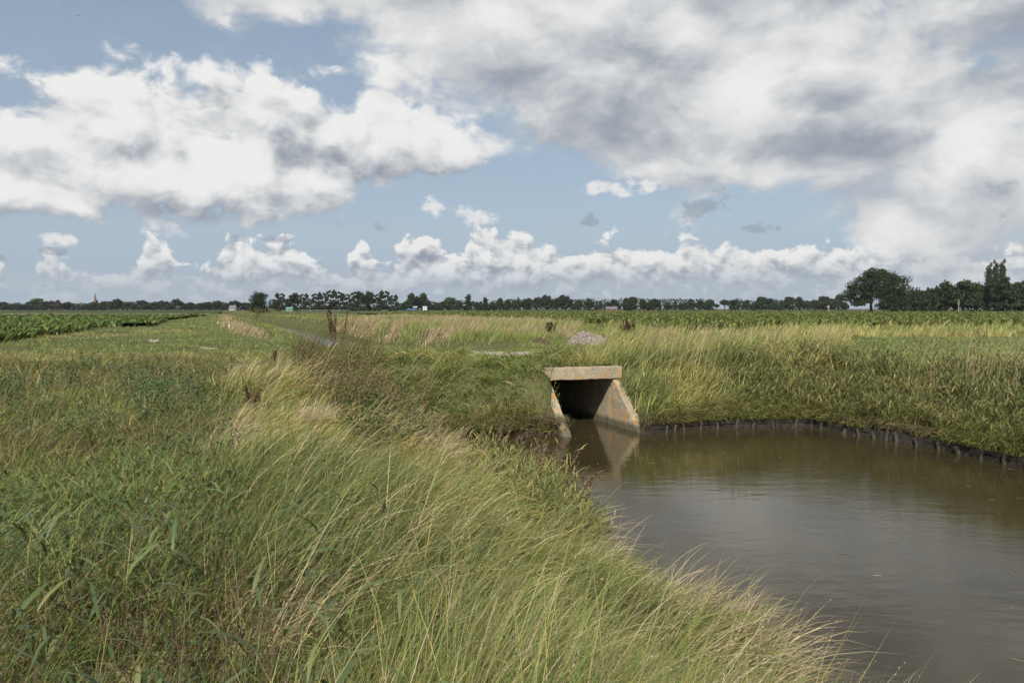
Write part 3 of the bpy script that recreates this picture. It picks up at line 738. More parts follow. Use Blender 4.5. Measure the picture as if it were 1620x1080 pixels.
# straw fringe arching over the water
fr = ground_pts(np.column_stack([rng.uniform(.6, 3.6, 9000), rng.uniform(2.6, 13, 9000)])); fr = fr[dry(fr, .02) & (fr[:, 2] < .75)]
den = np.clip(.18 + (fr[:, 1] < 7.6) * .5 , 0, 1) * (fbm(fr[:, 0] * 1.2, fr[:, 1] * 1.2, 2) > .42)
fr = fr[rng.random(len(fr)) < den]
stalks('bleached_fringe_grass', 'bleached arching grass hanging over the water at the near bank', fr[::2], (.5, 1.1), STRAW, (.4, .9), (.4, 1.2), 2.8, R(8), head=False, Wb=.0022)
grass('fringe_undergrowth', 'dense straw and green undergrowth at the foot of the near bank', fr, 13, (.35, .8), .0026, STRAW, (.3, .9), (.5, 1.5), 2.4, R(8), segs=5, patch=(.9, FRESH, .60), spread=.09)
print('stalks', _t.time() - _T0)

# --- leafy plants
def leafy(name, label, base, Hr, nl, ll, lw, cols, stemc, winddir=WIND, wind=.8, droop=(.9, 1.6), mat=None, tilt=(.02, .3), cat='weeds', kind='stuff', top=None, wk=.0006, bend=(.05, .5), startf=.12):
    n = len(base); H = rng.uniform(*Hr, n) if not hasattr(Hr, 'shape') else Hr; r = np.hypot(base[:, 0], base[:, 1])
    an = rng.uniform(0, 2 * math.pi, n); az_ = mixaz(an, winddir, wind); t0 = rng.uniform(*tilt, n); t1 = t0 + rng.uniform(*bend, n)
    b_ = base.copy(); b_[:, 2] -= .02
    v = Veg(); rib = v.add(ribbons(b_, H, .004 + .0005 * r, az_, t0, t1, pick(stemc, n), 5, 1.4, 'stem')); pos = rib[4]
    for j in range(nl):
        f = startf + (1 - startf) * ((j + .5) / nl); i0 = min(int(f * 5), 4); q_ = f * 5 - i0
        p = pos[:, i0] * (1 - q_) + pos[:, i0 + 1] * q_
        a2 = an + j * 2.4 + rng.uniform(-.5, .5, n); tt = rng.uniform(.4, .9, n)
        v.add(ribbons(p, ll * rng.uniform(.6, 1.2, n) * (1.15 - .5 * f), lw * rng.uniform(.7, 1.2, n) + wk * r, a2, tt, tt + rng.uniform(droop[0] - .5, droop[1] - .5, n), pick(cols, n), 3, 1, 'leaf', .15))
    if top:
        p = pos[:, 5]; tcol, cnt, tl = top
        for j in range(cnt):
            f = 1 - .25 * j / cnt; i0 = min(int(f * 5), 4); q_ = f * 5 - i0
            p = pos[:, i0] * (1 - q_) + pos[:, i0 + 1] * q_
            a2 = az_ + rng.uniform(-1, 1, n); tt = t1 + rng.uniform(-.3, .5, n)
            v.add(ribbons(p, tl * rng.uniform(.6, 1.2, n), tl * .16 + .0005 * r, a2, tt, tt + .6, pick(tcol, n), 2, 1, 'leaf'))
    o = v.build(name, mat or M_LEAF); 
    if kind: set_props(o, label, cat, kind=kind)
    return o
q = ground_pts(sample(6000, 1.8, 22, -46, -6)); xq, yq = proj(q)
sel = (xq < 380) & (fbm(q[:, 0] * .9 + 7, q[:, 1] * .9, 2) > .44) & (yq > 620)
leafy('leafy_weeds', 'broad-leaved green weeds mixed into the left verge', q[sel], (.2, .5), 9, .11, .014, [(C(.10, .15, .05), 3), (C(.08, .13, .045), 2), (C(.15, .19, .06), 1)], OLIVE)
sel = inpoly(xq, yq, [(-400, 560), (60, 585), (200, 590), (300, 600), (340, 650), (270, 690), (100, 668), (-400, 720)]) & (fbm(q[:, 0] * .7, q[:, 1] * .7, 2) > .46)
leafy('nettles', 'dark bluish green bushy weeds standing in the left verge', q[sel], (.35, .65), 16, .09, .022, [(C(.085, .135, .06), 3), (C(.11, .155, .065), 2), (C(.13, .16, .055), 1)], BLUEG, wind=.2, tilt=(0, .15), droop=(1.0, 1.5))
# long broad blades standing out of the verge at the very front
q2 = ground_pts(sample(110, 2.0, 5.5, -34, -4)); 
leafy('barnyard_grass', 'broad curling blue green grass leaves rising at the front left', q2, (.4, .7), 5, .30, .016, [(C(.13, .17, .065), 1), (C(.10, .14, .055), 1), (C(.19, .21, .08), .5)], FRESH, droop=(1.0, 2.2))
# bramble and dead weed mass on the crest of the bank
q = ground_pts(sample(7000, 9, 28, -22, 2)); q = q[dry(q)]; xq, yq = proj(q)
Z_BR = [(440, 590), (470, 560), (540, 555), (640, 585), (690, 640), (650, 690), (560, 680), (470, 640)]
sel = inpoly(xq, yq, Z_BR) & (fbm(q[:, 0] * .9, q[:, 1] * .9, 2) > .42) & (rng.random(len(q)) < .9)
leafy('dead_weeds', 'dark brown withered weeds massed on the bank crest', q[sel], (.65, 1.15), 22, .042, .010, BROWN + [(C(.12, .15, .04), 4), (C(.22, .19, .10), 2)], BROWN, wind=1.2, mat=M_DEAD, bend=(.3, .9))
sel = inpoly(xq, yq, [(520, 650), (640, 620), (720, 660), (720, 720), (600, 730), (520, 700)]) & (rng.random(len(q)) < .8)
leafy('bramble', 'low yellow green bramble scrambling down the near bank', q[sel], (.3, .7), 12, .06, .03, [(C(.12, .15, .03), 2), (C(.07, .10, .03), 3), (C(.22, .21, .04), .6)], BROWN, wind=1.4, bend=(.6, 1.3))
# reeds on the near spit and on the right bank
RG = [(C(.17, .20, .06), 3), (C(.22, .24, .07), 2), (C(.33, .30, .10), 1.5), (C(.44, .35, .15), 1)]
rc = ground_pts(np.column_stack([rng.uniform(-1.5, 1.6, 2600), rng.uniform(9.5, 16, 2600)])); rc = rc[(rc[:, 2] > -.7) & (rc[:, 2] < .55) & (rc[:, 1] < 13.2)]
wd = np.minimum.reduce([segdist(rc[:, 0], rc[:, 1], POND[i], POND[(i + 1) % len(POND)]) for i in range(len(POND))])
rc = rc[((rc[:, 2] > 0) | (wd < .25))]; rc[:, 2] = np.maximum(rc[:, 2], -.1)
xr, yr = proj(rc); rc = rc[fbm(rc[:, 0] * .8, rc[:, 1] * .8, 2) > .38][:560]
leafy('reeds', 'yellow green reeds with purple plumes growing at the near waterline', rc, (.4, .9), 9, .24, .011, RG, FRESH, cat='reeds', wind=1.8, droop=(.7, 1.3), top=None, bend=(.1, .5), startf=.25)
leafy('plumed_reeds', 'purple brown reed plumes rising above the near waterline', rc[::12], (.9, 1.2), 7, .28, .014, RG, RG, cat='reeds', wind=1.6, droop=(.7, 1.3), bend=(.2, .5), startf=.25, top=([(C(.13, .065, .065), 2), (C(.17, .10, .08), 1)], 12, .075))
rr_ = ground_pts(np.column_stack([rng.uniform(6.6, 20, 9000), rng.uniform(9, 24.5, 9000)])); dd = np.minimum.reduce([segdist(rr_[:, 0], rr_[:, 1], REV[i], REV[i + 1]) for i in range(3, len(REV) - 1)])
rr_ = rr_[(rr_[:, 2] > .2) & (dd < 2.6)]; dd2 = np.minimum.reduce([segdist(rr_[:, 0], rr_[:, 1], REV[i], REV[i + 1]) for i in range(3, len(REV) - 1)])
rr_ = rr_[(rng.random(len(rr_)) < np.clip(1.25 - dd2 / 2.4, .1, 1))][:2600]
leafy('bank_reeds', 'dark green reeds leaning out over the water along the right bank', rr_, (.5, 1.05), 11, .30, .010, [(C(.13, .155, .055), 3), (C(.16, .18, .065), 3), (C(.23, .22, .09), 3), (C(.42, .35, .15), .9)], GREEN, cat='reeds', winddir=R(205), wind=1.6, tilt=(.05, .8), droop=(.7, 1.4), bend=(.2, .9), startf=.15)
# dry tall stems on the right bank top
q = ground_pts(np.column_stack([rng.uniform(3.5, 26, 4200), rng.uniform(12, 33, 4200)])); q = q[(q[:, 2] > 1.1) & (fbm(q[:, 0] * .5 + 2, q[:, 1] * .5, 2) > .38)]
xq, yq = proj(q); q = q[(xq > 1000) & ~((xq > 1330) & (q[:, 1] > 20.2))]
stalks('tan_stalks', 'tan flowering grass stems along the top of the right bank', q, (.7, 1.15), TAN, (.05, .35), (.1, .6), 2.0, WIND, heads=9, hl=.035, Wb=.0035)
q = ground_pts(np.column_stack([rng.uniform(8.5, 17, 2600), rng.uniform(12, 20.5, 2600)])); q = q[(q[:, 2] > .9) & (fbm(q[:, 0] * .8 + 5, q[:, 1] * .8, 2) > .47)][:700]
stalks('reed_top_grass', 'pale straw coloured grass tips rising from the reeds at the right edge', q, (.8, 1.2), TAN, (.0, .3), (.1, .5), 1.4, WIND, heads=9, hl=.03, Wb=.003)
# earthy  hanging roots at the waterline
e1 = [POND[0], POND[1], POND[2], POND[3]]; pts = []
for a, b2 in zip(e1, e1[1:]):
    for k in range(110): t = random.random(); pts.append((a[0] + (b2[0] - a[0]) * t + random.uniform(-.05, .12), a[1] + (b2[1] - a[1]) * t + random.uniform(0, .25)))
for a, b2 in zip(REV[:9], REV[1:]):
    for k in range(110): t = random.random(); pts.append((a[0] + (b2[0] - a[0]) * t, a[1] + (b2[1] - a[1]) * t + random.uniform(-.12, .3)))
pr = np.array(pts); prz = np.column_stack([pr, rng.uniform(.22, .42, len(pr))])
b_, an = tufts(prz, 5, np.full(len(prz), .06)); n = len(b_)
v = Veg(); v.add(ribbons(b_, rng.uniform(.18, .5, n), rng.uniform(.006, .016, n), R(-105) + rng.normal(0, .7, n), rng.uniform(.0, 1.0, n), rng.uniform(2.0, 3.1, n), pick(EARTH, n), 4))
o = v.build('dead_grass_fringe', M_DEAD); set_props(o, 'brown dead grass and roots hanging over the pond edge', 'grass', kind='stuff')
pts = []
for a, b2 in list(zip(e1, e1[1:])) + list(zip(REV[:9], REV[1:])):
    L_ = math.hypot(b2[0] - a[0], b2[1] - a[1]); nx_, ny_ = -(b2[1] - a[1]) / L_, (b2[0] - a[0]) / L_
    if ny_ < 0 and a[1] > 21: nx_, ny_ = -nx_, -ny_
    if a[1] <= 21 and a[0] > 5 and nx_ < 0: nx_, ny_ = -nx_, -ny_
    for k in range(int(L_ * 95)): t = random.random(); o_ = random.uniform(-.14, .40); pts.append((a[0] + (b2[0] - a[0]) * t + nx_ * o_, a[1] + (b2[1] - a[1]) * t + ny_ * o_))
pr = np.array(pts); pr = pr[fbm(pr[:, 0] * 1.3, pr[:, 1] * 1.3, 2) > .36]
pr = pr[~in_cul(pr[:, 0], pr[:, 1], -2.2, .6, HW + .5)]; z_ = np.maximum(height(pr[:, 0], pr[:, 1], False), np.where(pr[:, 0] < 2, .14, .22)); b_, an = tufts(np.column_stack([pr, z_]), 11, np.full(len(pr), .09)); n = len(b_)
tuftc = np.repeat(rng.normal(1, .2, (len(pr), 1)).clip(.6, 1.5), 11, 0)
v = Veg(); v.add(ribbons(b_, rng.uniform(.28, .66, n) * np.repeat(rng.uniform(.5, 1.25, len(pr)), 11), rng.uniform(.012, .026, n), mixaz(an, R(-105), 1.3), rng.uniform(.1, .9, n), rng.uniform(1.2, 2.7, n), np.where(rng.random((n, 1)) < .6, pick(FRESH, n), pick(YELLOW, n)) * tuftc, 4))
o = v.build('overhanging_grass', M_GRASS); set_props(o, 'shaggy green and yellow grass spilling over the pond edge', 'grass', kind='stuff')
print('leafy', _t.time() - _T0)

fl_ = []
while len(fl_) < 260:
    x_, y_ = random.uniform(-1, 13), random.uniform(6, 23)
    if not inpoly(np.array([x_]), np.array([y_]), POND)[0]: continue
    d_ = min(float(segdist(np.array([x_]), np.array([y_]), POND[i], POND[(i + 1) % len(POND)])[0]) for i in range(len(POND)))
    if random.random() < (.9 if d_ < .5 else .12): fl_.append((x_, y_, .006))
fl_ = np.array(fl_); n = len(fl_); v = Veg(); v.add(ribbons(fl_, rng.uniform(.02, .16, n), rng.uniform(.006, .02, n), rng.uniform(0, 6.28, n), np.full(n, 1.56), np.full(n, 1.57), np.where(rng.random((n, 1)) < .5, pick(STRAW, n), pick(GREEN, n)), 3, 1, 'leaf', .02))
o = v.build('floating_debris', M_STRAW); set_props(o, 'scattered straw and leaf scraps floating on the pond', 'debris', kind='stuff')
# ------------------------------------------------------------------ crops
def crop(name, label, poly, n, r0, r1, a0, a1, H, lw, cols, top_cols):
    c_ = sample(n, r0, r1, a0, a1, -.35); c_ = c_[inpoly(c_[:, 0], c_[:, 1], poly)]
    r = np.hypot(c_[:, 0], c_[:, 1]); c3 = np.column_stack([c_, np.full(len(c_), LAND)])
    base, an = tufts(c3, 7, .12 + r * .0022); n2 = len(base); rr = np.repeat(r, 7)
    h = H * rng.uniform(.75, 1.15, n2) * (.8 + .4 * fbm(base[:, 0] * .6, base[:, 1] * .6, 2)); base[:, 2] += 0
    cc = pick(cols, n2); tc_ = pick(top_cols, n2); s_ = rng.random(n2) < .35; cc[s_] = tc_[s_]
    v = Veg(); t0 = rng.uniform(.1, .6, n2)
    v.add(ribbons(base, h * 1.35, lw * rng.uniform(.7, 1.2, n2) + rr * .0012, an, t0, t0 + rng.uniform(.6, 1.5, n2), cc, 4, 1.5, 'leaf', .15))
    o = v.build(name, M_LEAF); set_props(o, label, 'crop', kind='stuff')
q = ground_pts(np.column_stack([rng.uniform(-6, 1.2, 2200), rng.uniform(14, 23, 2200)])); q = q[dry(q, .1)]; xq, yq = proj(q)
stalks('pale_bent_grass', 'pale bent grass wisps among the brown weeds on the bank crest', q[inpoly(xq, yq, [(470, 580), (640, 560), (760, 600), (760, 690), (640, 730), (520, 700)]) & (rng.random(len(q)) < .55)], (.5, .9), TAN, (.2, .8), (.4, 1.1), 2.4, WIND, heads=8, hl=.02)
crop('beet_leaves', 'dark green leafy beet crop in the left field', Z_CROPL, 15000, 30, 260, -46, -14, .5, .11, [(C(.09, .135, .03), 3), (C(.115, .165, .035), 2), (C(.07, .105, .025), 2)], [(C(.17, .22, .05), 1), (C(.21, .25, .08), .5)])
crop('potato_leaves', 'yellow green leafy crop across the right field', Z_CROPR, 34000, 34, 420, -14, 46, .5, .10, [(C(.10, .135, .03), 3), (C(.13, .16, .035), 2), (C(.07, .10, .025), 2)], [(C(.27, .26, .06), 1), (C(.21, .22, .05), 1)])
# canopy sheets under the far part of the crops
M_CROPG = ground_mat('crop_canopy', ((.09, .115, .03), (.11, .135, .035), (.15, .16, .045)), 1.0, 1.0)
M_CROPL = ground_mat('beet_canopy', ((.045, .08, .02), (.06, .10, .025), (.08, .12, .03)), 1.0, 1.0)
def far_sheet(name, poly, ymin, z, mat):
    P_ = []
    n = len(poly)
    for i in range(n):
        a, b2 = poly[i], poly[(i + 1) % n]
        if a[1] >= ymin: P_.append(a)
        if (a[1] >= ymin) != (b2[1] >= ymin):
            t = (ymin - a[1]) / (b2[1] - a[1]); P_.append((a[0] + (b2[0] - a[0]) * t, ymin))
    return sheet(name, P_, z, mat, world=True)
far_sheet('right_field', Z_CROPR, 90, LAND + .36, M_CROPG)
far_sheet('left_field', Z_CROPL, 70, LAND + .34, M_CROPL)
M_SOIL = ground_mat('bare_soil', ((.17, .13, .10), (.21, .165, .13), (.11, .085, .065)), 3, .8)
M_GRAVEL = ground_mat('worn_gravel', ((.38, .34, .26), (.46, .41, .32), (.24, .22, .14)), 5, .6)
def patch_sheet(name, poly, mat):
    c_ = np.mean(np.array(poly), 0); P_ = []
    n = len(poly)
    for i in range(n):
        a, b2 = np.array(poly[i]), np.array(poly[(i + 1) % n])
        for k in range(10):
            p = a + (b2 - a) * k / 10; d = p - c_; P_.append(tuple(c_ + d * (1 + .7 * (float(fbm(np.array([p[0] * 2.0]), np.array([p[1] * 2.0]), 2)[0]) - .5))))
    P_ = np.array(P_); m_ = len(P_); rings = np.linspace(0, 1, 9)[1:]
    V_ = np.concatenate([c_[None]] + [c_ + (P_ - c_) * f for f in rings]); z_ = land(V_[:, 0], V_[:, 1]) + .02 + .012 * (vnoise(V_[:, 0] * 5, V_[:, 1] * 5) - .5)
    k = np.arange(m_); k2 = (k + 1) % m_
    tri = np.stack([np.zeros(m_, int), 1 + k, 1 + k2], 1); qd = [np.stack([1 + r_ * m_ + k, 1 + (r_ + 1) * m_ + k, 1 + (r_ + 1) * m_ + k2, 1 + r_ * m_ + k2], 1) for r_ in range(len(rings) - 1)]
    o = link(name, np_mesh(name, np.column_stack([V_, z_]), [np.concatenate(qd), tri]), None, mat); set_props(o, kind='structure')
    bm = bmesh.new(); bm.from_mesh(o.data); bmesh.ops.recalc_face_normals(bm, faces=bm.faces[:])
    if sum(f.normal.z for f in bm.faces) < 0: bmesh.ops.reverse_faces(bm, faces=bm.faces[:])
    bm.to_mesh(o.data); bm.free(); return o
patch_sheet('bare_soil_patch', Z_SOIL, M_SOIL); patch_sheet('track_gravel', Z_GRAV, M_GRAVEL); patch_sheet('track_puddle_mark', G2, M_GRAVEL); patch_sheet('track_bare_spot', G3, M_GRAVEL)

# ------------------------------------------------------------------ small things of the near field
def heap(name, label, cat, px, py, w_, h_, mat, d_=None, lumps=3, stones=0, smat=None):
    x0, y0 = G(px, py); d_ = d_ or w_ * .7
    e = empty(name, (x0, y0, LAND - .05), label, cat)
    n = 60; gx_, gy_ = np.meshgrid(np.linspace(-1, 1, n), np.linspace(-1, 1, n)); a, b2 = gx_.ravel(), gy_.ravel()
    r = np.hypot(a, b2); z = np.zeros_like(a)
    for k in range(lumps):
        cx, cy, rr2, hh = [(-.30, 0, .68, 1), (.15, -.05, .62, .72), (.55, -.12, .44, .36), (-.6, .1, .3, .3)][k]
        z = np.maximum(z, hh * np.clip(1 - (np.hypot(a - cx, b2 - cy) / rr2) ** 1.5, 0, 1))
    z = z + .10 * (fbm(a * 6 + 3, b2 * 6, 4) - .5) * (z > .02) 
    Vv = np.stack([a * w_ / 2, b2 * d_ / 2, z * h_], 1)
    ii = (np.arange(n - 1)[:, None] * n + np.arange(n - 1)[None, :]).ravel()
    link('mound', np_mesh('mound', Vv, [np.stack([ii, ii + 1, ii + n + 1, ii + n], 1)], smooth=True), e, mat)
    if stones:
        bm = bmesh.new(); zz_ = z.reshape(n, n)
        for k in range(stones):
            i, j = random.randrange(6, n - 6), random.randrange(6, n - 6)
            if zz_[i, j] < .02: continue
            s_ = random.uniform(.02, .075)
            vs = bmesh.ops.create_icosphere(bm, subdivisions=1, radius=s_)['verts']
            bmesh.ops.transform(bm, matrix=Matrix.Translation((gx_[i, j] * w_ / 2, gy_[i, j] * d_ / 2, zz_[i, j] * h_)) @ Matrix.Rotation(random.random() * 6, 4, Vector((random.random(), random.random(), 1)).normalized()) @ Matrix.Diagonal((1, random.uniform(.6, 1), random.uniform(.5, .9), 1)), verts=vs)
        o = finish(bm, 'stones', smat or mat, e); o['kind'] = 'stuff'
    return e
M_RUBBLE = ground_mat('pale_rubble', ((.24, .21, .175), (.30, .265, .22), (.14, .12, .10)), 6, .9)
M_STONE = simple('pale_stone', (.30, .265, .225), .9, .35, 9)
heap('gravel_heap', 'pale grey heap of gravel and rubble beside the crossing', 'gravel heap', 938, 546, 2.6, .66, M_RUBBLE, 1.6, 3, 420, M_STONE)
M_DUNG = ground_mat('dry_clods', ((.15, .115, .08), (.11, .085, .055), (.20, .16, .11)), 6, 1.0)
heap('soil_heap', 'low reddish brown heap of dry soil clods in the grass', 'soil heap', 858, 545, 1.2, .36, M_DUNG, .7, 2, 160, M_DUNG)

# yellow marker post
x0, y0 = G(1047, 526)
e = empty('marker_post', (x0, y0, LAND), 'small yellow marker post with a round yellow plate at the field edge', 'marker post')
M_YEL = simple('yellow_paint', (.62, .36, .04), .5, .15, 5)
bm = bmesh.new(); tube(bm, [(0, 0, -.2), (0, 0, .42)], .022, 8); finish(bm, 'pole', M_YEL, e)
bm = bmesh.new(); tube(bm, [(0, .012, .48), (0, -.012, .48)], .10, 20); finish(bm, 'round_plate', M_YEL, e)
x0, y0 = G(363, 522)
e = bpy.data.objects.new('x', None)
bm = bmesh.new(); tube(bm, [(0, 0, -.2), (0, 0, .36), (0, 0, .42)], [.055, .055, .03], 8)
o = finish(bm, 'boundary_stone', simple('white_paint', (.75, .75, .72), .6, .1), None); o.location = (x0, y0, LAND); set_props(o, 'small white boundary post on the ditch bank by the tan grass', 'marker post')
bpy.data.objects.remove(e)

# dead dock plants
def dock(px, py, Hh, ns, label, cols, z=None, lean=.1):
    x0, y0 = G(px, py); zz_ = float(height(np.array([x0]), np.array([y0]))[0])
    e = empty('dock_plant', (x0, y0, zz_), label, 'dock plant', 'withered dock plants on the banks')
    r = y0
    for k in range(ns):
        bs = np.array([[rng.normal(0, .12), rng.normal(0, .12), 0]]); H1 = Hh * rng.uniform(.7, 1.05, 1); t0 = rng.uniform(0, lean, 1)
        v = Veg(); rib = v.add(ribbons(bs, H1, np.array([.006 + .0006 * r]), rng.uniform(0, 6.28, 1), t0, t0 + rng.uniform(0, .35, 1), pick(BROWN, 1), 6, 1.2, 'stem', 1)); v.build('stem', M_DEAD, e)
        pos = rib[4][0]; m_ = 70; f = rng.uniform(.45, 1, m_); i0 = np.minimum((f * 6).astype(int), 5); q_ = (f * 6 - i0)[:, None]
        p = pos[i0] * (1 - q_) + pos[i0 + 1] * q_ + rng.normal(0, .014, (m_, 3))
        v = Veg(); v.add(ribbons(pos[2:3] + .002, H1 * .66, np.array([.016]), np.array([0.3]), np.array([.02]) , np.array([.05]), pick(BROWN, 1), 4, 1, 'stem', 1)); v.add(ribbons(p, rng.uniform(.04, .085, m_), np.full(m_, .018 + .0007 * r), rng.uniform(0, 6.28, m_), rng.uniform(.1, 1.2, m_), rng.uniform(.6, 1.8, m_), pick(cols, m_), 2, 1, 'leaf', 1))
        v.build('seed_head', M_DEAD, e)
DK = [(C(.10, .045, .03), 3), (C(.07, .04, .03), 2), (C(.14, .07, .045), 1)]
dock(534, 560, 1.75, 6, 'tall reddish brown withered dock standing in front of the far ditch', DK)
dock(437, 600, .85, 1, 'single dark withered dock stem on the pale grass crest', DK)
dock(408, 655, .4, 2, 'small dark withered dock in the yellow grass', DK, lean=.6)
dock(472, 603, .75, 2, 'dark withered dock at the left edge of the brown weeds', DK)
dock(497, 606, .7, 2, 'dark withered dock in the middle of the brown weeds', DK)
dock(992, 537, 1.0, 18, 'broad reddish brown withered dock bush right of the gravel heap', DK, lean=.5)
dock(870, 533, .85, 12, 'greenish withered dock clump left of the gravel heap', [(C(.08, .10, .03), 3), (C(.07, .06, .03), 1)], lean=.3)
dock(1000, 548, .4, 5, 'low brown withered dock at the foot of the gravel heap', DK, lean=.5)

# ------------------------------------------------------------------ trees
def crown_mesh(name, env, n, leaf, cols, lobes, gap=.3, seed=0, aspect=1.0):
    """env: list of (cx,cy,cz,rx,ry,rz) ellipsoids in unit tree (height 1); leaf clumps sit in small lobes over the outer shell of these"""
    lg = np.random.default_rng(seed); cen = []
    for (cx, cy, cz, rx, ry, rz_) in env:
        k = max(6, int(lobes * rx * rz_ * 6))
        d = lg.normal(0, 1, (k, 3)); d /= np.linalg.norm(d, axis=1)[:, None]; rr2 = lg.uniform(.2, .9, (k, 1)) 
        cen.append(np.column_stack([d * rr2 * np.array([rx, ry, rz_]) + np.array([cx, cy, cz]), lg.uniform(.08, .15, k) * (1 if rz_ > .2 else .75)]))
    cen = np.concatenate(cen); cen = cen[cen[:, 2] > .04]
    idx = lg.integers(0, len(cen), n); d = lg.normal(0, 1, (n, 3)); d /= np.linalg.norm(d, axis=1)[:, None]
    p = cen[idx, :3] + d * (cen[idx, 3] * lg.uniform(.3, 1.0, n) ** .6)[:, None] * np.array([1, 1, .75])
    nrm = d + lg.normal(0, .6, (n, 3)) + np.array([0, 0, .3]); nrm /= np.linalg.norm(nrm, axis=1)[:, None]
    a = np.cross(nrm, lg.normal(0, 1, (n, 3))); a /= np.linalg.norm(a, axis=1)[:, None]; b2 = np.cross(nrm, a)
    s_ = leaf * lg.uniform(.5, 1.3, n)[:, None]
    q = np.stack([p - a * s_, p - b2 * s_ * .6, p + a * s_, p + b2 * s_ * .6], 1).reshape(-1, 3)
    lobe_tint = lg.normal(1, .16, (len(cen), 1)).clip(.6, 1.5)
    wts = np.array([c_[1] for c_ in cols], float); wts /= wts.sum(); kk = lg.choice(len(cols), n, p=wts)
    cc = np.array([c_[0] for c_ in cols])[kk] * lobe_tint[idx] * lg.normal(1, .15, (n, 1)).clip(.6, 1.5)
    f = np.arange(n * 4).reshape(n, 4)
    me = np_mesh(name, q, [f], np.repeat(cc, 4, 0).clip(.004, .9), smooth=False); me.materials.append(M_CROWN); return me, cen
M_BARK = simple('bark', (.06, .05, .04), .95, .4, 12, .5)
def trunk_mesh(name, cen, hgt, r, seed, top=.75, nl=9):
    lg = random.Random(seed); bm = bmesh.new()
    pts = [(0, 0, -.02)] + [(lg.uniform(-.012, .012), lg.uniform(-.012, .012), top * k / 4) for k in range(1, 5)]
    tube(bm, pts, [r, r * .8, r * .6, r * .42, r * .2], 7)
    for k in range(nl):
        c_ = cen[lg.randrange(len(cen))]; z0 = min(c_[2] * .8, lg.uniform(.12, .6) * top); 
        mid = (c_[0] * .5, c_[1] * .5, (z0 + c_[2]) / 2 + .02)
        tube(bm, [(0, 0, z0), mid, tuple(c_[:3])], [r * .38, r * .22, r * .07], 5, cap=False)
    me = bpy.data.meshes.new(name); bm.to_mesh(me); bm.free(); me.materials.append(M_BARK)
    for p in me.polygons: p.use_smooth = True
    return me
DG = [(C(.034, .050, .018), 3), (C(.045, .064, .022), 2), (C(.026, .038, .016), 2)]  # tree greens set dark, cloud shade over the horizon put into the colour
LG = [(C(.075, .095, .030), 2), (C(.06, .08, .026), 2)]
RB = [(C(.085, .065, .040), 2), (C(.06, .06, .03), 2)]
KIND = {}
def defkind(key, env, n, leaf, cols, lobes, top=.7, r=.022, seed=1):
    me, cen = crown_mesh('crown', env, n, leaf, cols, lobes, seed=seed)
    KIND[key] = (me, trunk_mesh('trunk', cen, 1, r, seed, top))
for s_ in range(4):
    lg = random.Random(s_ + 40)
    defkind('broad%d' % s_, [(0, 0, .55, .40, .40, .36), (lg.uniform(-.2, .2), 0, .72, .26, .26, .24), (lg.uniform(-.28, .28), 0, .38, .26, .26, .26), (0, 0, .25, .36, .36, .16)], 4600, .046, DG, 60, seed=s_ + 3)
defkind('light', [(0, 0, .56, .36, .36, .38), (0, 0, .3, .34, .34, .24)], 4200, .044, LG, 60, seed=11)
defkind('rusty', [(0, 0, .58, .24, .24, .38), (0, 0, .3, .24, .24, .26)], 3400, .042, RB, 60, seed=12)
defkind('lollipop', [(0, 0, .66, .34, .34, .30)], 2600, .035, DG, 60, top=.6, r=.03, seed=13)
defkind('row0', [(0, 0, .70, .40, .36, .24), (-.22, 0, .52, .20, .2, .12), (.24, 0, .48, .2, .2, .10), (0, 0, .14, .46, .4, .12)], 4200, .038, DG, 44, top=.8, r=.028, seed=14)
defkind('row1', [(.06, 0, .76, .30, .30, .20), (-.24, 0, .58, .22, .2, .12), (.2, 0, .42, .26, .2, .12), (0, 0, .16, .44, .4, .13)], 4200, .038, DG, 44, top=.8, r=.028, seed=15)
defkind('conifer', [(0, 0, .22, .27, .27, .18), (0, 0, .42, .20, .20, .18), (0, 0, .62, .13, .13, .18), (0, 0, .82, .06, .06, .16)], 3600, .028, [(C(.028, .042, .018), 1), (C(.034, .05, .02), 1)], 80, top=.9, r=.02, seed=16)
defkind('poplar', [(0, 0, .3, .10, .10, .26), (0, 0, .55, .105, .105, .28), (0, 0, .78, .07, .07, .2)], 3800, .02, DG, 170, top=.9, r=.016, seed=17)
defkind('oak', [(0, 0, .42, .38, .34, .26), (0, 0, .68, .40, .36, .30), (-.32, 0, .42, .22, .25, .26), (.28, 0, .45, .26, .26, .28), (-.2, 0, .22, .28, .25, .14), (.05, 0, .82, .25, .25, .15)], 15000, .018, DG, 46, top=.85, r=.026, seed=18)
defkind('dense', [(0, 0, .42, .44, .44, .40), (.02, 0, .72, .32, .32, .26), (0, 0, .18, .46, .46, .16)], 12000, .018, DG, 90, top=.8, r=.025, seed=19)
defkind('bush', [(0, 0, .45, .7, .55, .45)], 1600, .06, DG, 30, top=.5, r=.02, seed=20)
WORD = {'broad': ('dark round-crowned tree', 'dark'), 'light': ('pale green round tree', 'pale'), 'rusty': ('rusty brown tinged tree', 'rusty'), 'lollipop': ('bare-stemmed round-headed tree', ''), 'row': ('open-crowned dark tree', ''), 'conifer': ('dark pointed conifer', ''), 'poplar': ('tall slender poplar', ''), 'oak': ('large open-crowned spreading tree', ''), 'dense': ('large dense dark tree', ''), 'bush': ('low dark bush', '')}
TL = []   # (px, top py, width px, kind, distance)
def T(kind, d, *items):
    for it in items: TL.append((it[0], it[1], it[2], kind, d))
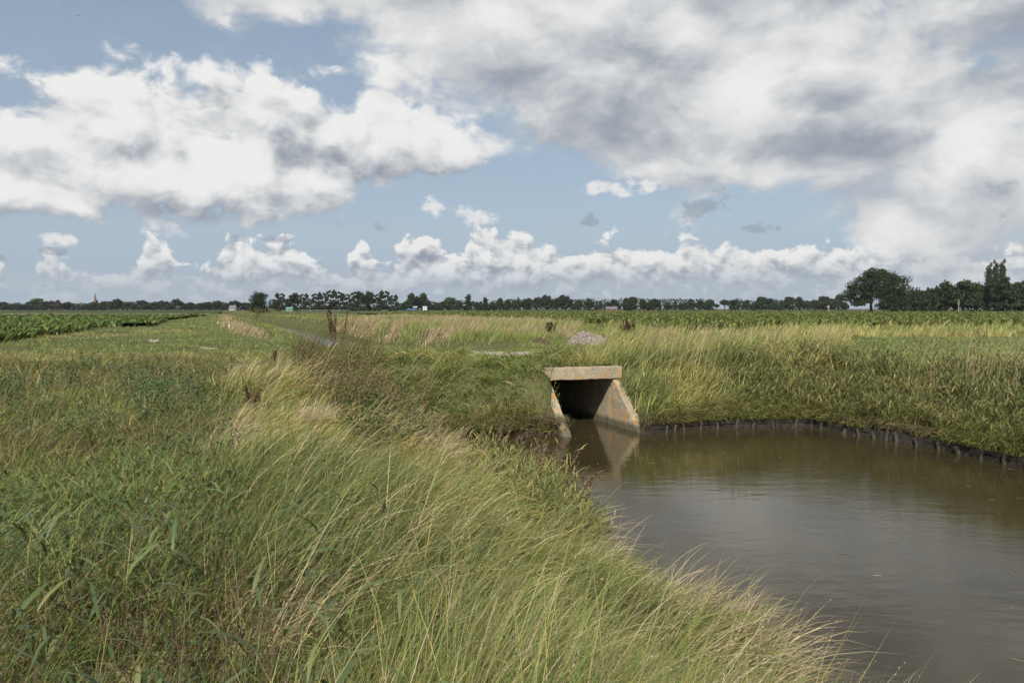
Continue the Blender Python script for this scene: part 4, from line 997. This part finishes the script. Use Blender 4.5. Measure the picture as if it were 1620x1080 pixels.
T('broad', 700, (5, 476, 16), (20, 481, 14), (32, 480, 14), (43, 481, 12), (49, 475, 10), (72, 476, 14), (106, 477, 13), (133, 481, 10), (141, 480, 8), (166, 475, 15), (176, 475, 13), (184, 472, 14), (203, 477, 16), (213, 480, 10), (226, 473, 16), (236, 478, 12), (246, 476, 13), (255, 475, 12), (264, 475, 12), (271, 479, 10), (293, 480, 12), (304, 478, 15), (317, 478, 13), (329, 477, 14), (342, 475, 15), (354, 481, 12), (369, 475, 18), (387, 477, 15), (398, 480, 10), (158, 479, 10), (-14, 477, 20), (-40, 474, 22))
T('light', 700, (60, 469, 18), (194, 474, 10), (68, 474, 10)); T('rusty', 700, (84, 474, 11), (94, 473, 10), (147, 476, 9))
T('conifer', 690, (117, 480, 9), (125, 480, 9), (154, 474, 8)); T('lollipop', 690, (278, 470, 11), (286, 474, 8))
T('row', 450, (445, 462, 17), (466, 462, 20), (480, 463, 16), (500, 462, 18), (511, 461, 16), (523, 457, 18), (536, 459, 17), (549, 463, 16), (562, 459, 18), (573, 461, 16), (585, 459, 17), (598, 463, 16), (610, 458, 18), (622, 465, 15))
T('dense', 235, (411, 458, 31)); T('broad', 440, (437, 474, 12), (457, 472, 12))
T('broad', 560, (637, 479, 10), (650, 463, 15), (659, 468, 12), (668, 463, 17), (678, 474, 12), (690, 477, 12), (700, 476, 12), (726, 476, 12), (757, 478, 12), (780, 478, 10), (790, 471, 13), (802, 473, 12))
T('light', 565, (712, 467, 18)); T('conifer', 540, (741, 464, 20), (768, 469, 18))
T('broad', 620, (813, 474, 12), (833, 471, 17), (850, 468, 15), (866, 466, 17), (880, 470, 12), (894, 466, 20), (914, 474, 16), (931, 470, 13), (972, 473, 15), (960, 477, 10), (991, 469, 12), (1001, 467, 15), (1018, 474, 15), (1032, 472, 15), (1056, 477, 12), (1078, 478, 12), (1085, 477, 10), (1093, 471, 11), (1106, 474, 9), (1121, 473, 17), (1180, 474, 12), (1192, 478, 11), (1204, 467, 17), (1217, 470, 14), (1227, 476, 10), (1248, 467, 17), (1265, 469, 15), (1277, 474, 10), (1289, 474, 14), (1303, 466, 19), (1315, 470, 12), (1325, 465, 16), (1336, 478, 11), (1162, 472, 15))
T('poplar', 610, (820, 469, 7), (1043, 473, 7), (1068, 474, 7), (950, 474, 7)); T('conifer', 600, (944, 475, 9), (1235, 474, 9))
T('lollipop', 610, (1146, 471.5, 13), (1133, 479, 8))
T('oak', 340, (1378, 422, 78)); T('dense', 330, (1412, 427, 50))
T('row', 350, (1441, 456, 19), (1455, 457, 16), (1470, 453, 18), (1482, 451, 16)); T('broad', 345, (1498, 444, 27), (1524, 439, 34), (1544, 447, 20), (1430, 462, 16))
T('poplar', 340, (1563, 413, 15), (1573, 408, 14), (1584, 407, 15)); T('conifer', 325, (1586, 436, 40)); T('broad', 320, (1615, 440, 34), (1604, 450, 22), (1648, 436, 38), (1690, 440, 34), (1740, 446, 36), (1790, 440, 30))
T('dense', 335, (1634, 441, 36)); T('broad', 372, (1448, 459, 34), (1476, 456, 34), (1508, 450, 38), (1545, 448, 34), (1562, 452, 28), (1596, 446, 30))
TL.sort()
cnt = {}
where = lambda px: 'on the far left skyline' if px < 400 else 'in the row beyond the ditch' if px < 640 else 'in the middle skyline' if px < 960 else 'in the right-hand skyline' if px < 1338 else 'in the grove at the right'
for i, (px, ty, wpx, kind, d) in enumerate(TL):
    key = kind if kind in KIND else kind + str(random.randrange(4 if kind == 'broad' else 2))
    cm, tm = KIND[key]
    d = d * random.uniform(.97, 1.03)
    u = (px - 810) / F; x0 = u * d; hgt_ = (488 - ty) / F * d + EYE - LAND
    wid = wpx / F * d
    env_w = {'poplar': .24, 'conifer': .56, 'rusty': .52, 'oak': 1.0, 'dense': .92, 'row': .92, 'broad': .86, 'light': .76, 'lollipop': .72}[kind]
    sx = wid / env_w * {'poplar': .78, 'conifer': 1.1, 'oak': 1.2}.get(kind, 1.36)
    wh = where(px); cnt[(kind, wh)] = cnt.get((kind, wh), 0) + 1
    e = empty('tree', (x0, d, LAND - .05), f'{WORD[kind][0]}, {ordn(cnt[(kind, wh)])} of its kind from left {wh}', 'tree', 'trees along the horizon', rz=0)
    e.scale = (sx, sx, hgt_ * 1.02)
    rot = random.uniform(-.35, .35) + (math.pi if random.random() < .5 else 0)
    if kind in ('oak', 'dense'): rot = 0
    for nm, me_ in (('crown', cm), ('trunk', tm)):
        o = bpy.data.objects.new(nm, me_); col.objects.link(o); o.parent = e; o.rotation_euler = (0, 0, rot)
# hedge and undergrowth filling the foot of the tree line: one mass
def mass(name, label, spans, dense=1.0, cols=DG, leaf=.4):
    ps = []
    for (x1, x2, ty, d, yy) in spans:
        L_ = (x2 - x1) / F * d; n = int(L_ * 26 * dense); hh = (488 - ty) / F * d + EYE - LAND
        xx = rng.uniform(x1, x2, n); w0 = (xx - 810) / F * d; prof = hh * (.6 + .75 * fbm(w0 * .16 + yy, w0 * 0 + 3.3, 3))
        ps.append(np.column_stack([w0, d + rng.uniform(-3, 3, n), LAND + rng.random(n) ** .8 * prof]))
    p = np.concatenate(ps); n = len(p); nrm = rng.normal(0, 1, (n, 3)) + [0, -.3, .5]; nrm /= np.linalg.norm(nrm, axis=1)[:, None]
    a = np.cross(nrm, rng.normal(0, 1, (n, 3))); a /= np.linalg.norm(a, axis=1)[:, None]; b2 = np.cross(nrm, a); s_ = leaf * rng.uniform(.5, 1.3, n)[:, None]
    q = np.stack([p - a * s_, p - b2 * s_ * .7, p + a * s_, p + b2 * s_ * .7], 1).reshape(-1, 3)
    me = np_mesh(name, q, [np.arange(n * 4).reshape(n, 4)], np.repeat(pick(cols, n), 4, 0).clip(.004, .9), smooth=False); me.materials.append(M_CROWN)
    o = bpy.data.objects.new(name, me); col.objects.link(o); set_props(o, label, 'hedge', kind='stuff')
mass('undergrowth', 'dark undergrowth filling the foot of the far tree line', [(-60, 400, 479, 715, 0), (425, 630, 475, 462, 5), (630, 810, 476, 580, 9), (800, 1130, 474, 635, 13), (1152, 1340, 474, 635, 17), (1405, 1640, 458, 362, 21), (1640, 1850, 450, 356, 25)], 1.5, leaf=.62)
mass('ditch_scrub', 'dull green scrub along the far ditch bank below the big tree', [(396, 470, 489, 200, 2), (400, 440, 487, 225, 6), (440, 520, 495, 150, 9)], 1.0, OLIVE, .12)

# ------------------------------------------------------------------ far buildings and vehicles
M_BRICK = simple('red_brick', (.20, .095, .065), .9, .2, 3); M_ROOF = simple('grey_roof', (.15, .15, .16), .8, .2, 3); M_RROOF = simple('orange_tile', (.22, .10, .065), .8, .2, 3)
M_WHITE = simple('white_render', (.5, .5, .49), .8, .08, 2); M_GLASS = simple('dark_glass', (.02, .025, .03), .1, .1, 2); M_TEAL = simple('teal_sheet', (.16, .30, .27), .6, .15, 2)
def place(px, d): return ((px - 810) / F * d, d, LAND)
def house(px, d, wd, hw, hr, label, wall, roof, dp=6, rz=0, name='house', cat='house', windows=((-.25, .45), (.25, .45))):
    e = empty(name, place(px, d), label, cat, rz=rz)
    bm = bmesh.new(); box(bm, (0, 0, hw / 2), (wd, dp, hw)); 
    for s_ in (-1, 1):
        x_ = s_ * wd / 2; vs = [bm.verts.new(v_) for v_ in ((x_, -dp / 2, hw), (x_, dp / 2, hw), (x_, 0, hw + hr - .12))]; bm.faces.new(vs)
    finish(bm, 'wall', wall, e)
    bm = bmesh.new()
    for s_ in (-1, 1):
        a = [(-wd / 2 - .3, s_ * (dp / 2 + .3), hw - .2), (wd / 2 + .3, s_ * (dp / 2 + .3), hw - .2), (wd / 2 + .3, 0, hw + hr), (-wd / 2 - .3, 0, hw + hr)]
        lo = [bm.verts.new(v_) for v_ in a]; hi_ = [bm.verts.new((v_[0], v_[1], v_[2] + .15)) for v_ in a]
        bm.faces.new(lo); bm.faces.new(hi_)
        for k in range(4): bm.faces.new((lo[k], lo[(k + 1) % 4], hi_[(k + 1) % 4], hi_[k]))
    rf = finish(bm, 'roof', roof, e)
    bm = bmesh.new(); box(bm, (wd * .3, .3, hw + hr + .2), (.7, .6, 1.2)); finish(bm, 'chimney', M_BRICK, rf)
    for (fx, fz) in windows:
        bm = bmesh.new(); box(bm, (fx * wd, -dp / 2 - .02, hw * fz + .2), (min(1.4, wd * .18), .06, hw * .4)); finish(bm, 'window', M_GLASS, e)
    return e
house(369, 690, 5, 1.5, 2.8, 'small white farmhouse with steep grey roof under the trees', M_WHITE, M_ROOF)
house(144.5, 700, 3, 1.8, 1.2, 'small orange-roofed house below the church spire', M_BRICK, M_RROOF)
house(993, 640, 6, 2.4, 2.2, 'red brick house half hidden in the trees', M_BRICK, M_RROOF)
house(1029, 637, 4, 2.2, 2.8, 'red brick gabled house at the foot of the trees', M_BRICK, M_RROOF, dp=5, rz=.5)
house(967, 585, 8, 1.4, 1.5, 'low grey roofed barn at the foot of the trees', M_BRICK, M_ROOF, name='barn', cat='barn')
house(459, 430, 3.2, 1.7, .5, 'small teal shed at the end of the tree row', M_TEAL, M_TEAL, 3, name='shed', cat='shed', windows=((0, .4),))
# church
e = empty('church', place(151.5, 880), 'distant brick church with tall pointed spire above the trees', 'church')
bm = bmesh.new(); box(bm, (0, 0, 4.5), (4.2, 4.2, 9)); M_OLDB = simple('old_brick', (.13, .095, .08), .9, .2, 3); finish(bm, 'tower', M_OLDB, e)
bm = bmesh.new(); tube(bm, [(0, 0, 9), (0, 0, 10.5), (0, 0, 19)], [2.3, 1.5, .08], 8); finish(bm, 'spire', M_OLDB, e)
bm = bmesh.new(); box(bm, (-6, 2, 3), (9, 5, 6)); finish(bm, 'nave', M_OLDB, e)
bm = bmesh.new(); tube(bm, [(0, 0, 19), (0, 0, 20)], .05, 6); finish(bm, 'finial', M_ROOF, e)
# lorry + trailer
M_BLUE = simple('blue_paint', (.07, .13, .30), .4, .1, 2); M_RUB = simple('tyre_rubber', (.02, .02, .02), .8, .1, 2)
def wheels(e, xs, y_, r=.45):
    for x_ in xs:
        for s_ in (-1, 1):
            bm = bmesh.new(); tube(bm, [(x_, s_ * y_ - .14, r), (x_, s_ * y_ + .14, r)], r, 14); finish(bm, 'wheel', M_RUB, e)
e = empty('lorry', place(655, 470), 'blue lorry with white top parked at the foot of the trees', 'lorry')
bm = bmesh.new(); box(bm, (.7, 0, 1.45), (2.0, 2.2, 1.7), bevel=.1); finish(bm, 'cab', M_BLUE, e)
bm = bmesh.new(); box(bm, (.9, 0, 2.6), (2.5, 2.1, .62), bevel=.06); finish(bm, 'wind_deflector', M_WHITE, e)
bm = bmesh.new(); box(bm, (-2.2, 0, 1.05), (3.6, 2.2, .8), bevel=.04); finish(bm, 'flatbed', M_BLUE, e)
bm = bmesh.new(); box(bm, (1.2, -1.11, 1.8), (.8, .03, .6)); finish(bm, 'window', M_GLASS, e)
wheels(e, (-3.2, -1.6, 1.0), 1.0)
e = empty('box_trailer', place(672.5, 465), 'white box trailer parked right of the blue lorry', 'trailer')
bm = bmesh.new(); box(bm, (0, 0, 1.75), (2.5, 2.2, 2.4), bevel=.05); finish(bm, 'box_body', M_WHITE, e)
bm = bmesh.new(); box(bm, (-.02, -1.12, 1.7), (.06, .03, 2.1)); finish(bm, 'door_seam', M_ROOF, e)
wheels(e, (-.3,), 1.0, .35)
# long guard rail by the road
M_RAIL = simple('galvanised_steel', (.32, .34, .34), .5, .12, 1, metal=.3)
x1, x2 = place(424, 445)[0], place(628, 445)[0]
e = empty('guard_rail', ((x1 + x2) / 2, 445, LAND), 'long low grey guard rail below the row of open-crowned trees', 'guard rail')
bm = bmesh.new(); hl_ = (x2 - x1) / 2
for z_ in (.55, .66, .77): box(bm, (0, 0, z_), (hl_ * 2, .05, .06))
finish(bm, 'rail', M_RAIL, e)
for k in range(25):
    bm = bmesh.new(); box(bm, (-hl_ + (k + .5) * hl_ * 2 / 25, .07, .4), (.08, .08, .85)); finish(bm, 'support_post', M_RAIL, e)
# utility pole
e = empty('utility_pole', place(1516, 318), 'pale slim pole standing in front of the right-hand grove', 'pole')
bm = bmesh.new(); tube(bm, [(0, 0, -.2), (0, 0, 5.2)], [.14, .09], 8); finish(bm, 'pole_shaft', simple('pale_wood', (.36, .35, .32), .8, .15, 3), e)
bm = bmesh.new(); box(bm, (0, 0, 5.0), (.5, .08, .08)); finish(bm, 'crossarm', M_ROOF, e)
# small white wind pump
e = empty('wind_pump', place(1310, 560), 'small white wind pump in front of the right skyline trees', 'wind pump')
bm = bmesh.new()
for s_ in ((-1, -1), (1, -1), (1, 1), (-1, 1)): tube(bm, [(s_[0] * .6, s_[1] * .6, 0), (0, 0, 3.0)], .05, 5)
finish(bm, 'mast', M_WHITE, e)
bm = bmesh.new()
for k in range(8):
    a = k * math.pi / 4; tube(bm, [(0, -.2, 3.0), (math.cos(a) * .9, -.2, 3.0 + math.sin(a) * .9)], [.04, .14], 4)
finish(bm, 'rotor', M_WHITE, e)
bm = bmesh.new(); box(bm, (0, .9, 3.0), (.04, 1.0, .6)); finish(bm, 'tail_vane', M_WHITE, e)
# birds
def bird(px, py, d, label, sz):
    dr = ray(px, py); p = Vector((0, 0, EYE)) + dr * (d / dr.y)
    bm = bmesh.new(); bmesh.ops.create_uvsphere(bm, u_segments=10, v_segments=6, radius=.5 * sz); bmesh.ops.scale(bm, vec=(.8, .26, .24), verts=bm.verts[:])
    for s_ in (-1, 1):
        pr_ = [(.12, 0, .03), (-.12, 0, .03), (-.16, s_ * .45, .14), (-.12, s_ * .9, .06), (.02, s_ * .5, .16)]
        a = [bm.verts.new(Vector(q) * sz) for q in pr_]; b2 = [bm.verts.new((Vector(q) + Vector((0, 0, .02))) * sz) for q in pr_]
        bm.faces.new(a); bm.faces.new(b2[::-1])
        for k in range(5): bm.faces.new((a[k], a[(k + 1) % 5], b2[(k + 1) % 5], b2[k]))
    vs = [bm.verts.new(Vector(q) * sz) for q in ((-.35, .03, 0), (-.62, .12, 0), (-.62, -.12, .02), (-.35, -.03, .03))]; bm.faces.new(vs)
    o = finish(bm, 'bird', simple('dark_feathers', (.03, .03, .035), .7), None); o.location = p; o.rotation_euler = (0, .1, .3); set_props(o, label, 'bird')
bird(72.5, 452, 170, 'small dark bird flying low over the far left trees', .42)
bird(124, 25, 230, 'tiny dark bird high in the blue sky at upper left', .6)

bm = bmesh.new(); box(bm, (0, 2300, 21.5), (10400, 9000, 47)); hzo = finish(bm, 'haze', None, None)
m = bpy.data.materials.new('thin_haze'); m.use_nodes = True; nt = m.node_tree; nt.nodes.clear()
o_ = nt.nodes.new('ShaderNodeOutputMaterial'); pv = nt.nodes.new('ShaderNodeVolumePrincipled'); pv.inputs['Color'].default_value = (.80, .88, 1, 1); pv.inputs['Density'].default_value = .00008; pv.inputs['Anisotropy'].default_value = .2
nt.links.new(pv.outputs[0], o_.inputs['Volume']); hzo.data.materials.append(m); set_props(hzo, kind='stuff')
vs_ = sc.view_settings; vs_.view_transform = 'Standard'; vs_.look = 'None'; vs_.exposure = 0; vs_.gamma = 1
sc.render.engine = 'CYCLES'
sc.cycles.max_bounces = 6; sc.cycles.diffuse_bounces = 3; sc.cycles.transmission_bounces = 3; sc.cycles.glossy_bounces = 2
sc.cycles.use_denoising = True
print('objects', len(col.objects), 'total', _t.time() - _T0)
